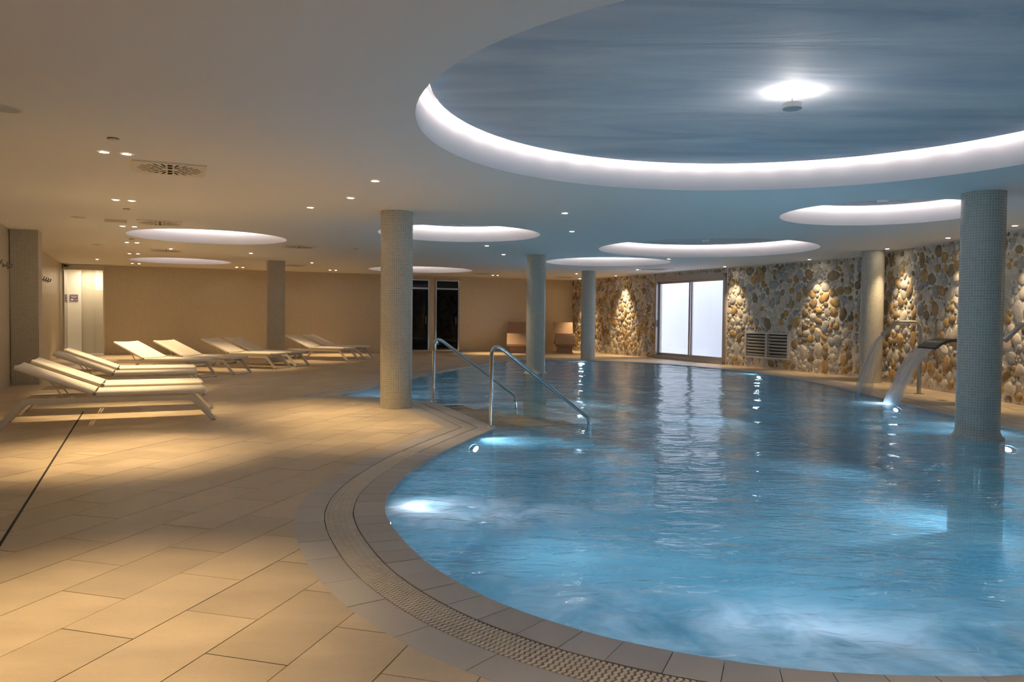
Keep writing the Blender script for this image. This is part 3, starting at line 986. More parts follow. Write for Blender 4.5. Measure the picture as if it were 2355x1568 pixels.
def lay_stones(wall, P, d, L, holes, seed):
    """stones on a wall face starting at plan point P running along d; inward normal n"""
    d = Vector((d[0], d[1], 0)).normalized(); n = Vector((-d.y, d.x, 0))
    zax = Vector((0, 0, 1))
    st = []
    r_ = random.Random(seed + 1)
    for (x, y, ra, rb, a) in pack(L, CEIL, holes, seed):
        w = P + d * x + zax * y
        mt = r_.choices(SMATS, (0.23, 0.18, 0.24, 0.35))[0]
        k = r_.randrange(len(SH)); dep = min(ra, rb) * r_.uniform(0.28, 0.48) + 0.006
        X = d * math.cos(a) + zax * math.sin(a); Y = -d * math.sin(a) + zax * math.cos(a)
        M = Matrix(((X.x * ra * 1.06, Y.x * rb * 1.06, n.x * dep, w.x), (X.y * ra * 1.06, Y.y * rb * 1.06, n.y * dep, w.y), (X.z * ra * 1.06, Y.z * rb * 1.06, n.z * dep, w.z), (0, 0, 0, 1)))
        p_ = px_of(*w); rank = 0
        if p_ and -20 < p_[0] < IMG_W + 20: rank = ra * rb / p_[2] ** 2
        st.append((rank, k, mt, M))
    st.sort(key=lambda q: -q[0])
    for (rk, k, mt, M) in st[:300]:
        o = link('stone', SME[k, mt], wall); o.matrix_local = M
    m = MB()
    for (rk, k, mt, M) in st[300:]:
        vs, fs = SH[k]
        m.add([M @ Vector(q) for q in vs], fs, mi=SMATS.index(mt))
    me = m.mesh('pebble_field', SMATS); me.polygons.foreach_set('use_smooth', [True] * len(me.polygons))
    tag(link('pebble_field', me, wall), kind='stuff')
    return len(st)
Lf = BACK - BENDB
P0 = AB(STONE_A, BACK)   # walk from the back corner to the bend: inward normal on the left of -e2 is +e1?  handled by direction
nf = lay_stones(ws, AB(STONE_A, BENDB), E2, Lf, [(SD0 - BENDB - 0.04, SD1 - BENDB + 0.04, -1, SDH + 0.03), (VT[0] - BENDB - 0.03, VT[1] - BENDB + 0.03, VT[2] - 0.03, VT[3] + 0.03)], 11)
Lr = 11.5
nr = lay_stones(wr, Vector((BEND.x + (RN.x - BEND.x) * Lr / (BEND.y - RN.y), BEND.y - Lr, 0)), (BEND.x - RN.x, BEND.y - RN.y), Lr, [], 23)
print('stones', nf, nr, 'tiles', len(tiles), 'slats', len(slats))

# ------------------------------------------------------------------ doorway at the back left with a lit corridor
def ab_box(mb, a0, a1, b0, b1, z0, z1):
    R3 = Matrix.Rotation(TH, 3, 'Z')
    c = AB((a0 + a1) / 2, (b0 + b1) / 2, (z0 + z1) / 2)
    return mb.box(c, (a1 - a0, b1 - b0, z1 - z0), R3)
d1 = empty('door_1', AB(-2.32, BACK), kind='structure'); d1['label'] = 'open doorway to a bright corridor in the back left corner'
def child(o, root):
    o.parent = root; o.matrix_parent_inverse = Matrix.Translation(root.location).inverted(); return o
m = MB(); ab_box(m, DO0 - 0.07, DO0, BACK - 0.03, BACK + 0.26, 0, DOH + 0.06); child(m.build('jamb', 'aluminium', bevel=0.004), d1)
m = MB(); ab_box(m, DO1, DO1 + 0.035, BACK - 0.015, BACK + 0.26, 0, DOH + 0.03); child(m.build('jamb', 'vent_paint', bevel=0.004), d1)
m = MB(); ab_box(m, DO0 - 0.07, DO1 + 0.06, BACK - 0.10, BACK - 0.001, DOH + 0.01, CEIL - 0.005); child(m.build('lintel', 'mosaic_wall' if False else 'corridor_beige', bevel=0.004), d1)
# door leaf folded open against the left side (bright edge on)
m = MB(); ab_box(m, DO0 - 0.005, DO0 + 0.03, BACK - 0.80, BACK - 0.03, 0.02, DOH - 0.02); child(m.build('door_leaf', 'glass_clear'), d1)
m = MB(); ab_box(m, DO0 - 0.012, DO0 + 0.038, BACK - 0.84, BACK - 0.80, 0.02, DOH - 0.02); child(m.build('leaf_edge', 'steel', bevel=0.003), d1)
# corridor shell
cor = empty('corridor', AB(-2.3, BACK + 0.3), label='bright cream corridor seen through the back left doorway', cat='corridor')
m = MB()
ab_box(m, -3.3, -3.2, BACK + 0.25, BACK + 2.2, 0, 2.7); ab_box(m, -1.3, -1.2, BACK + 0.25, BACK + 2.2, 0, 2.7)
ab_box(m, -3.3, -1.2, BACK + 2.2, BACK + 2.3, 0, 2.7); ab_box(m, -3.3, -1.2, BACK + 0.25, BACK + 2.3, 2.65, 2.75); ab_box(m, -3.3, -1.2, BACK + 0.2, BACK + 2.3, -0.06, -0.004)
child(m.build('wall_panel', 'corridor_white'), cor)
m = MB(); ab_box(m, -3.2, -2.50, BACK + 0.95, BACK + 1.0, 0, 2.65); child(m.build('notice_panel', 'corridor_white'), cor)
m = MB(); ab_box(m, -2.50, -2.12, BACK + 1.05, BACK + 2.2, 0, 2.65); child(m.build('pier', 'corridor_beige'), cor)
m = MB(); ab_box(m, -2.12, -1.3, BACK + 1.0, BACK + 1.04, 0, 1.98); child(m.build('screen', 'corridor_beige'), cor)
m = MB(); ab_box(m, -2.12, -1.3, BACK + 1.06, BACK + 1.10, 1.98, 2.65); child(m.build('upper_panel', 'corridor_white'), cor)
cl = empty('corridor_lamp', AB(-2.2, BACK + 0.5, 2.62), label='flat lamp on the corridor ceiling behind the doorway', cat='lamp')
m = MB(); m.box((0, 0, 0), (0.5, 0.3, 0.04)); m.build('housing', 'sign_white', cl)
l = bpy.data.lights.new('corridor_light', 'AREA'); l.energy = 9; l.color = (1.0, 0.84, 0.60); l.size = 0.4
o = bpy.data.objects.new('corridor_light', l); C.objects.link(o); o.parent = cl; o.location = (0, 0, -0.03)
# purple sign in the corridor
sg = empty('wall_sign', AB(-2.70, BACK + 0.935, 1.62), TH, label='small purple notice with pale lettering inside the doorway', cat='sign')
m = MB(); m.box((0, 0, 0.10), (0.22, 0.012, 0.20)); m.build('board', 'sign_purple', sg)
for (x, z, w, h, mt) in ((0, 0.150, 0.17, 0.012, 'sign_white'), (0, 0.115, 0.13, 0.012, 'sign_white'), (-0.05, 0.045, 0.07, 0.04, 'sign_white'), (0.055, 0.045, 0.08, 0.012, 'sign_white')):
    m = MB(); m.box((x, -0.008, z), (w, 0.003, h)); m.build('print_line', mt, sg)
# dark camera head in the corner above the door
cmr = empty('dome_camera', AB(-2.76, BACK - 0.35, CEIL), label='small black camera dome on the ceiling above the doorway', cat='camera')
m = MB(); m.lathe([(0.0, -0.11), (0.05, -0.10), (0.075, -0.06), (0.08, -0.03)], 20); m.build('dome', 'black_plastic', cmr, smooth=True)
m = MB(); m.lathe([(0.085, -0.032), (0.085, 0.0)], 20); m.disc(0.085, -0.032, 20, flip=True); m.build('mount', 'sign_white', cmr, smooth=True)

# sauna doors
for k, (a0, a1) in enumerate(SA):
    dd = empty('door_%d' % (k + 2), AB((a0 + a1) / 2, BACK), kind='structure')
    dd['label'] = ('dark glass door partly hidden by the nearest column', 'dark glass door with a chrome frame right of the nearest column')[k]
    f = 0.06
    for (x0, x1, z0, z1) in ((a0, a0 + f, 0, SAH), (a1 - f, a1, 0, SAH), (a0, a1, SAH - f, SAH), (a0, a1, 2.22, 2.22 + f), (a0, a1, 0, 0.07)):
        m = MB(); ab_box(m, x0, x1, BACK - 0.035, BACK + 0.05, z0, z1); child(m.build('frame_bar', 'steel', bevel=0.004), dd)
    m = MB(); ab_box(m, a0 + f, a1 - f, BACK, BACK + 0.012, 0.07, 2.22); child(m.build('pane', 'glass_dark'), dd)
    m = MB(); ab_box(m, a0 + f, a1 - f, BACK, BACK + 0.012, 2.28, SAH - f); child(m.build('transom_pane', 'glass_dark'), dd)
    m = MB(); ab_box(m, a1 - f - 0.10, a1 - f - 0.07, BACK - 0.06, BACK, 1.0, 1.25); child(m.build('handle', 'dark_steel', bevel=0.005), dd)
sc_ = empty('sauna_cabin', AB(8.5, BACK + 0.3), label='dark sauna cabin interior behind the two dark glass doors', cat='sauna')
m = MB()
ab_box(m, 7.2, 7.3, BACK + 0.26, BACK + 2.0, 0, 2.7); ab_box(m, 9.9, 10.0, BACK + 0.26, BACK + 2.0, 0, 2.7); ab_box(m, 7.2, 10.0, BACK + 2.0, BACK + 2.1, 0, 2.7)
ab_box(m, 7.2, 10.0, BACK + 0.26, BACK + 2.1, 2.7, 2.8); ab_box(m, 7.2, 10, BACK + 0.2, BACK + 2.1, -0.06, -0.003); ab_box(m, 8.5, 8.56, BACK + 0.26, BACK + 2.0, 0, 2.7)
child(m.build('cabin_shell', 'stone_brown'), sc_)
m = MB(); ab_box(m, 7.3, 9.9, BACK + 1.3, BACK + 2.0, 0.0, 0.45); child(m.build('bench', 'stone_brown', bevel=0.01), sc_)

# ------------------------------------------------------------------ sliding glass door and the white light well outside
d4 = empty('door_4', AB(STONE_A, (SD0 + SD1) / 2), kind='structure'); d4['label'] = 'bright sliding glass door in the stone wall'
def sd(name, mat, a0, a1, b0, b1, z0, z1, bev=0.004):
    m = MB(); ab_box(m, a0, a1, b0, b1, z0, z1); return child(m.build(name, mat, bevel=bev), d4)
A = STONE_A
sd('frame_bar', 'aluminium', A - 0.05, A + 0.12, SD0, SD0 + 0.09, 0, SDH); sd('frame_bar', 'aluminium', A - 0.05, A + 0.12, SD1 - 0.09, SD1, 0, SDH)
sd('frame_bar', 'aluminium', A - 0.05, A + 0.12, SD0, SD1, SDH - 0.13, SDH); sd('frame_bar', 'aluminium', A - 0.05, A + 0.12, SD0, SD1, 0, 0.10)
MID = 18.86
for (b0, b1, aa) in ((SD0 + 0.09, MID + 0.05, A + 0.0), (MID - 0.05, SD1 - 0.09, A + 0.055)):
    root = sd('sash_bar', 'aluminium', aa, aa + 0.045, b0, b0 + 0.07, 0.10, SDH - 0.13)
    sd('sash_bar', 'aluminium', aa, aa + 0.045, b1 - 0.07, b1, 0.10, SDH - 0.13)
    sd('sash_bar', 'aluminium', aa, aa + 0.045, b0, b1, 0.10, 0.19); sd('sash_bar', 'aluminium', aa, aa + 0.045, b0, b1, SDH - 0.20, SDH - 0.13)
    sd('pane', 'glass_clear', aa + 0.018, aa + 0.026, b0 + 0.07, b1 - 0.07, 0.19, SDH - 0.20, 0)
sd('handle', 'dark_steel', A - 0.03, A, SD1 - 0.15, SD1 - 0.12, 1.0, 1.22)
court = empty('light_well', AB(A + 1.2, 19), label='white walled outdoor light well behind the sliding door', cat='courtyard')
m = MB(); ab_box(m, A + 2.3, A + 2.5, 14.5, 27.0, -0.1, 3.2); child(m.build('white_wall', 'outdoor_white'), court)
m = MB(); ab_box(m, A + 0.25, A + 2.5, 14.3, 27.2, -0.25, -0.08); child(m.build('paving', 'outdoor_white'), court)
m = MB(); ab_box(m, A + 2.22, A + 2.3, 16.6, 18.6, 2.72, 2.80); ab_box(m, A + 2.15, A + 2.3, 17.9, 17.95, 2.72, 2.95)
child(m.build('cable_tray', 'grille_paint'), court)

# louvred vent in the stone wall
lv = empty('louvre_vent', AB(A, (VT[0] + VT[1]) / 2, VT[2]), label='white metal louvre vent with two slatted bays in the stone wall', cat='vent')
def lvb(name, mat, a0, a1, b0, b1, z0, z1, bev=0.003, par=lv):
    m = MB(); ab_box(m, a0, a1, b0, b1, z0, z1); return child(m.build(name, mat, bevel=bev), lv)
lvb('frame_bar', 'grille_paint', A - 0.04, A + 0.06, VT[0] - 0.02, VT[0] + 0.04, VT[2] - 0.02, VT[3] + 0.02); lvb('frame_bar', 'grille_paint', A - 0.04, A + 0.06, VT[1] - 0.04, VT[1] + 0.02, VT[2] - 0.02, VT[3] + 0.02)
lvb('frame_bar', 'grille_paint', A - 0.04, A + 0.06, VT[0], VT[1], VT[2] - 0.02, VT[2] + 0.02); lvb('frame_bar', 'grille_paint', A - 0.04, A + 0.06, VT[0], VT[1], VT[3] - 0.02, VT[3] + 0.02)
mv = (VT[0] + VT[1]) / 2
lvb('frame_bar', 'grille_paint', A - 0.04, A + 0.06, mv - 0.03, mv + 0.03, VT[2], VT[3])
lvb('back_box', 'dark_gap', A + 0.10, A + 0.12, VT[0], VT[1], VT[2], VT[3])
for (b0, b1) in ((VT[0] + 0.04, mv - 0.03), (mv + 0.03, VT[1] - 0.04)):
    for k in range(7):
        z = VT[2] + 0.05 + k * 0.083
        m = MB(); R3 = Matrix.Rotation(TH, 3, 'Z') @ Matrix.Rotation(0.65, 3, 'Y')
        m.box(AB(A + 0.015, (b0 + b1) / 2, z), (0.095, b1 - b0, 0.008), R3)
        child(m.build('slat', 'grille_paint'), lv)

# ------------------------------------------------------------------ columns
def column(x, y, lab, wet=False, r=0.2195):
    t = empty('column', (x, y, DEPTH if wet else 0), label=lab, cat='column', group='round mosaic columns')
    z0 = 0.0; z1 = CEIL - (DEPTH if wet else 0)
    m = MB()
    prof = [(r, z0), (r, z1)]
    if wet:
        w = -DEPTH
        prof = [(r + 0.05, 0), (r + 0.05, w - 0.035), (r + 0.045, w - 0.012), (r + 0.02, w + 0.01), (r + 0.004, w + 0.05), (r, w + 0.11), (r, z1)]
    m.lathe(prof, 64, uvscale=2 * PI * r / 0.03 * 0.03)
    m.build('shaft', 'mosaic_column', t, smooth=True)
    return t
column(-1.60, 10.63, 'tall beige mosaic column on the deck beside the pool rails')
column(0.545, 17.78, 'mosaic column standing in the pool in front of the brown tiled loungers', True)
column(2.335, 23.62, 'slim looking mosaic column on the far deck left of the sliding door')
column(5.22, 8.575, 'large mosaic column rising from the pool at the right edge', True)
column(7.385, 15.80, 'mosaic column against the stone wall behind the water spouts')

sq = empty('square_pillar', AB(2.55, 21.30), TH, label='square beige mosaic pillar among the far loungers', cat='column')
def uv_box(w, d_, h):
    m = MB()
    for (p, q) in (((-w / 2, -d_ / 2), (w / 2, -d_ / 2)), ((w / 2, -d_ / 2), (w / 2, d_ / 2)), ((w / 2, d_ / 2), (-w / 2, d_ / 2)), ((-w / 2, d_ / 2), (-w / 2, -d_ / 2))):
        L = math.hypot(q[0] - p[0], q[1] - p[1])
        m.add([(p[0], p[1], 0), (q[0], q[1], 0), (q[0], q[1], h), (p[0], p[1], h)], [(0, 1, 2, 3)], [((0, 0), (L, 0), (L, h), (0, h))])
    return m
uv_box(0.43, 0.43, CEIL).build('shaft', 'mosaic_pilaster', sq)
sqp = AB(0, 0)
sq.location = Vector((-6.26, 20.44, 0)) + E2 * 0.215
# pilaster on the left wall
pl = uv_box(0.42, 0.42, CEIL).build('pilaster', 'mosaic_pilaster'); pl.location = AB(-2.31, 15.88); pl.rotation_euler = (0, 0, TH)
tag(pl, 'square mosaic pilaster on the left wall between the hook rows', 'pilaster')

# coat hooks
def hook_mesh():
    t = empty('wall_hook', (0, 0, 0))
    m = MB(); m.box((0.006, 0, 0), (0.012, 0.06, 0.07)); m.build('back_plate', 'hook_steel', t, bevel=0.004)
    m = MB(); m.tube(fillet([(0.01, 0, 0.0), (0.055, 0, -0.005), (0.075, 0, 0.06)], 0.02), 0.012, 8); m.build('hook_arm', 'hook_steel', t, smooth=True)
    return t
hk = hook_mesh(); first = True
def left_at(b): # a coordinate of the left wall face
    dd = (LB - LN); la = LN.dot(E1); lb_ = LN.dot(E2); ua = LB.dot(E1); ub = LB.dot(E2)
    return la + (ua - la) * (b - lb_) / (ub - lb_)
ordn = ['leftmost', 'second', 'third', 'fourth', 'fifth']
for grp, bs in (('near the pilaster at the picture edge', (14.35, 14.95, 15.45)), ('on the wall beyond the pilaster', (20.0, 20.5, 21.0, 21.5, 22.0))):
    for k, b in enumerate(bs):
        o = hk if first else copy_tree(hk); first = False
        p_ = AB(left_at(b), b, 2.03); o.location = p_; o.rotation_euler = (0, 0, TH)
        tag(o, '%s steel coat hook of the row %s' % (ordn[k], grp), 'hook', 'steel coat hooks on the left wall')

# ------------------------------------------------------------------ sun loungers
LW = 0.65
def sling(L, sag=0.012, r=0.026, n=14):
    """panel lying on z=0 along +x from 0..L, fabric wrapped round a tube on each long side; front flap at the ends"""
    m = MB(); prof = []
    h = LW / 2 - r
    for k in range(9):
        a = -PI / 2 - PI * 0.0 + PI * (k / 8)
    pts = []
    for k in range(10):                     # left tube (outer half)
        a = -PI * 0.75 + (-PI * 1.25 + PI * 0.75) * 0 + k / 9 * -PI * 1.25 + PI * 0.25
        pts.append((-h + r * math.cos(a), r * math.sin(a)))
    top = []
    for k in range(n + 1):
        u = -1 + 2 * k / n
        top.append((u * h, r * 0.9 - sag * (1 - u * u)))
    prof = [(-h - r * 0.2, -r)] + [(-h + r * math.cos(a), r * math.sin(a)) for a in [math.radians(q) for q in (250, 225, 200, 180, 160, 135, 110, 92)]]
    prof += top
    prof += [(h + r * math.cos(a), r * math.sin(a)) for a in [math.radians(q) for q in (88, 70, 45, 20, 0, -20, -45, -70)]] + [(h + r * 0.2, -r)]
    und = [(u, z - 0.008) for (u, z) in reversed(top)]
    loop = prof + und
    nl = len(loop)
    vs = [(0, q[0], q[1]) for q in loop] + [(L, q[0], q[1]) for q in loop]
    fs = [(k, (k + 1) % nl, nl + (k + 1) % nl, nl + k) for k in range(nl)]
    m.add(vs, fs)
    m.add([vs[i] for i in range(nl)], [tuple(reversed(range(nl)))]); m.add([vs[nl + i] for i in range(nl)], [tuple(range(nl))])
    return m
def make_lounger():
    t = empty('sun_lounger', (0, 0, 0))
    # local x: 0 at head foot .. 2.17 at toe foot, recentred on 1.085
    X0 = -1.085
    for s in (-1, 1):
        y = s * (LW / 2 - 0.035)
        rail = fillet([(X0 + 0.0, y, 0.02), (X0 + 0.235, y, 0.285), (X0 + 1.925, y, 0.285), (X0 + 2.165, y, 0.02)], 0.07, 5)
        MB().tube(rail, 0.03, flat=((0, 1, 0), 0.014, 0.031)).build('side_frame', 'white_metal', t, smooth=True)
    for x in (X0 + 0.0, X0 + 2.165):
        MB().tube(fillet([(x + (0.03 if x < 0 else -0.03), -LW / 2 + 0.035, 0.05), (x, -LW / 2 + 0.06, 0.018), (x, LW / 2 - 0.06, 0.018), (x + (0.03 if x < 0 else -0.03), LW / 2 - 0.035, 0.05)], 0.03, 4), 0.016, 8).build('floor_bar', 'white_metal', t, smooth=True)
    for x in (0.45, 0.62, 0.95, 1.88):
        MB().box((X0 + x, 0, 0.275), (0.05, LW - 0.08, 0.022)).build('cross_bar', 'white_metal', t, bevel=0.005)
    seat = sling(1.15).build('seat_sling', 'sling_fabric', t, smooth=True); seat.location = (X0 + 0.92, 0, 0.348)
    MB().tube(fillet([(1.13, -LW / 2 + 0.03, -0.006), (1.165, -LW / 2 + 0.07, -0.006), (1.165, LW / 2 - 0.07, -0.006), (1.13, LW / 2 - 0.03, -0.006)], 0.03, 4), 0.018, flat=((0, 0, 1), 0.022, 0.012)).build('end_bar', 'white_metal', seat, smooth=True)
    ang = math.atan2(0.665 - 0.36, 0.145 - 0.90)
    Lb = math.hypot(0.665 - 0.36, 0.145 - 0.90)
    back = sling(Lb).build('backrest_sling', 'sling_fabric', t, smooth=True)
    back.location = (X0 + 0.90, 0, 0.362); back.rotation_euler = (0, -ang + PI - PI, 0)
    back.rotation_euler = (0, -ang, 0)
    # sling top faces up after turning past vertical: flip about its own axis
    back.rotation_euler = (Matrix.Rotation(-ang, 3, 'Y') @ Matrix.Rotation(PI, 3, 'X')).to_euler()
    for s in (-1, 1):
        cap = MB(); cap.lathe([(0.0, 0.0), (0.016, 0.0), (0.016, 0.004), (0.030, 0.004), (0.031, -0.012), (0.0, -0.012)], 18)
        c = cap.build('hinge_cap', 'sling_fabric', t, smooth=True); c.location = (X0 + 0.912, s * (LW / 2 + 0.001), 0.352); c.rotation_euler = (PI / 2 * (-s), 0, 0)
        cc = MB(); cc.lathe([(0.0, 0.0045), (0.019, 0.0045), (0.019, 0.0)], 14); e = cc.build('cap_insert', 'cap_plastic', c)
    # prop that holds the backrest
    MB().tube(fillet([(X0 + 0.62, -LW / 2 + 0.10, 0.29), (X0 + 0.46, -LW / 2 + 0.10, 0.52), (X0 + 0.46, LW / 2 - 0.10, 0.52), (X0 + 0.62, LW / 2 - 0.10, 0.29)], 0.03, 3), 0.009, 8).build('backrest_prop', 'white_metal', t, smooth=True)
    for s in (-1, 1):
        m = MB()
        for k in range(4): m.box((X0 + 0.50 + 0.09 * k, s * (LW / 2 - 0.10), 0.298), (0.03, 0.02, 0.03))
        tag(m.build('notch_strip', 'white_metal', t), kind='stuff')
    for x in (X0 + 0.0, X0 + 2.165):
        for s in (-1, 1):
            MB().box((x, s * (LW / 2 - 0.05), 0.006), (0.05, 0.03, 0.012)).build('foot_pad', 'cap_plastic', t)
    return t
lg = make_lounger()
FOOT_A = 0.42
NEARL = [(9.80, 'white sun lounger nearest the viewer with raised backrest, over the dark floor slot'), (10.93, 'white sun lounger second from the viewer, paired with the nearest one'),
         (12.85, 'white sun lounger third from the viewer along the left wall'), (14.10, 'white sun lounger fourth from the viewer along the left wall, by the doorway side')]
FARL = [(-7.12, 15.64, -18.7, 'white sun lounger leftmost of the turned row in front of the back wall'), (-6.78, 16.66, -17.0, 'white sun lounger second from left in the turned row by the back wall'),
        (-6.43, 18.36, -16.8, 'white sun lounger just left of the square pillar, nearer of the pair'), (-6.23, 19.32, -16.4, 'white sun lounger in front of the square pillar, farther of the pair'),
        (-5.47, 21.86, -20.0, 'white sun lounger right of the square pillar, nearer of the farthest pair'), (-5.28, 22.97, -16.0, 'white sun lounger farthest from the viewer, right of the square pillar')]
first = True
for (b, lab) in NEARL:
    o = lg if first else copy_tree(lg); first = False
    P_ = AB(FOOT_A - 2.165 / 2 + 0.05, b + LW / 2 - 0.25 + 0.25)
    o.location = P_; o.rotation_euler = (0, 0, TH + 0.012)
    tag(o, lab, 'sun lounger', 'white sun loungers on the deck')
for (x, y, a, lab) in FARL:
    o = copy_tree(lg); o.location = (x, y, 0); o.rotation_euler = (0, 0, math.radians(a))
    tag(o, lab, 'sun lounger', 'white sun loungers on the deck')

# ------------------------------------------------------------------ heated mosaic loungers
def heated(loc, rz, lab):
    t = empty('heated_lounger', loc, rz, label=lab, cat='heated lounger', group='brown mosaic heated loungers')
    # side profile: x towards the feet (front), z up
    top = [(-0.80, 1.09), (-0.68, 0.92), (-0.48, 0.62), (-0.33, 0.44), (-0.15, 0.38), (0.02, 0.43), (0.18, 0.60), (0.30, 0.695), (0.40, 0.69), (0.52, 0.60), (0.72, 0.40), (0.82, 0.32)]
    W = 0.72; th = 0.09
    low = []
    for i, q in enumerate(top):
        a = top[max(0, i - 1)]; b = top[min(len(top) - 1, i + 1)]
        d_ = Vector((b[0] - a[0], b[1] - a[1])).normalized()
        low.append((q[0] - (-d_.y) * th * 1.0, q[1] - d_.x * th))
    m = MB(); acc = [0]
    for i in range(1, len(top)): acc.append(acc[-1] + math.hypot(top[i][0] - top[i - 1][0], top[i][1] - top[i - 1][1]))
    n = len(top)
    for i in range(n - 1):
        a, b = top[i], top[i + 1]; c_, d_ = low[i], low[i + 1]
        y0, y1 = -W / 2, W / 2
        m.add([(a[0], y0, a[1]), (b[0], y0, b[1]), (b[0], y1, b[1]), (a[0], y1, a[1])], [(0, 1, 2, 3)], [((acc[i], 0), (acc[i + 1], 0), (acc[i + 1], W), (acc[i], W))])
        m.add([(c_[0], y0, c_[1]), (d_[0], y0, d_[1]), (d_[0], y1, d_[1]), (c_[0], y1, c_[1])], [(3, 2, 1, 0)], [((acc[i], 0), (acc[i + 1], 0), (acc[i + 1], W), (acc[i], W))])
        for y, rev in ((y0, False), (y1, True)):
            f = (0, 1, 2, 3) if not rev else (3, 2, 1, 0)
            m.add([(c_[0], y, c_[1]), (d_[0], y, d_[1]), (b[0], y, b[1]), (a[0], y, a[1])], [f], [((c_[0], c_[1]), (d_[0], d_[1]), (b[0], b[1]), (a[0], a[1]))])
    for (q, r_) in ((top[0], low[0]), (top[-1], low[-1])):
        m.add([(q[0], -W / 2, q[1]), (q[0], W / 2, q[1]), (r_[0], W / 2, r_[1]), (r_[0], -W / 2, r_[1])], [(0, 1, 2, 3)], [((0, 0), (W, 0), (W, th), (0, th))])
    m.build('seat_shell', 'mosaic_copper', t)
    m = MB(); w2 = 0.50
    poly = [(-0.50, 0.0), (0.62, 0.0), (0.60, 0.36), (0.36, 0.56), (0.20, 0.46), (0.0, 0.30), (-0.2, 0.28), (-0.40, 0.42), (-0.50, 0.54)]
    nn = len(poly)
    vs = [(q[0], -w2 / 2, q[1]) for q in poly] + [(q[0], w2 / 2, q[1]) for q in poly]
    fs = [tuple(range(nn)), tuple(reversed(range(nn, 2 * nn)))] + [(k, k + nn, (k + 1) % nn + nn, (k + 1) % nn) for k in range(nn)]
    uvs = []
    for f in fs:
        if len(f) > 4: uvs.append([(vs[i][0], vs[i][2]) for i in f])
        else: uvs.append(((0, 0), (w2, 0), (w2, 0.3), (0, 0.3)))
    m.add(vs, fs, uvs); m.build('plinth', 'mosaic_copper', t)
heated((0.19, 27.6, 0), math.radians(-91), 'brown mosaic heated lounger half hidden behind the pool column')
heated((1.90, 28.0, 0), math.radians(-90), 'brown mosaic heated lounger in the corner beside the stone wall')

# ------------------------------------------------------------------ handrails
def rail(base, lab, run, zt=0.955):
    t = empty('pool_handrail', (base[0], base[1], 0), math.atan2(dS.y, dS.x), label=lab, cat='handrail', group='steel rails at the pool steps')
    pts = fillet([(0, 0, 0.0), (0, 0, zt + 0.04), (run, 0, 0.055), (run + 0.055, 0, -0.5)], 0.10, 8)
    MB().tube(pts, 0.0225, 16).build('tube', 'steel', t, smooth=True)
    m = MB(); m.lathe([(0.024, 0.012), (0.05, 0.010), (0.055, 0.001)], 24); m.build('floor_flange', 'steel', t, smooth=True)
rail((-1.16, 11.42), 'bent steel handrail at the far side of the pool steps', 1.30)
rail((-0.235, 8.86), 'bent steel handrail at the near side of the pool steps', 1.26)

# ------------------------------------------------------------------ water spouts
def gooseneck(base, lab, lab2, water=True, land=-1.05):
    t = empty('water_spout', (*base, 0), label=lab, cat='water spout', group='gooseneck water spouts')
    pts = fillet([(0, 0, 0), (0, 0, 1.25), (-0.42, 0.0, 1.25), (-0.62, 0.0, 1.06)], 0.14, 8)
    MB().tube(pts, 0.034, 16).build('pipe', 'brushed_steel', t, smooth=True)
    m = MB(); m.lathe([(0.034, 0.012), (0.075, 0.010), (0.08, 0.001)], 24); m.build('floor_flange', 'brushed_steel', t, smooth=True)
    m = MB(); m.tube([(-0.59, 0, 1.09), (-0.66, 0, 1.02)], 0.042, 16); m.build('nozzle', 'brushed_steel', t, smooth=True)
    if water:
        w = empty('water_jet', (base[0] - 0.64, base[1], 1.04), label=lab2, cat='water jet', group='falling water')
        ln = land + 0.64
        for li in range(3):
            grid = []; uvs = []
            for i in range(19):
                u = i / 18
                z = -1.05 * (0.30 * u + 0.70 * u * u); x = ln * (u ** 0.9) * (1 - 0.10 * li)
                wd = 0.035 + 0.25 * u ** 0.8
                row = []; ur = []
                for j in range(13):
                    v = -1 + 2 * j / 12
                    row.append((x + 0.16 * u * v * (1 - 0.6 * li) + 0.02 * u * math.cos(v * 2), v * wd, z - 0.02 * (1 - v * v))); ur.append(((v + 1) * 0.15 + li * 3.1, u))
                grid.append(row); uvs.append(ur)
            MB().sheet(grid, uvs).build('water_sheet', 'falling_water', w, smooth=True)
gooseneck((7.12, 13.40), 'steel gooseneck spout spraying water, by the stone wall column', 'thin spray of water falling from the gooseneck spout', True, -1.05)
gooseneck((7.36, 10.45), 'steel gooseneck spout cut by the right edge of the picture', '', False)

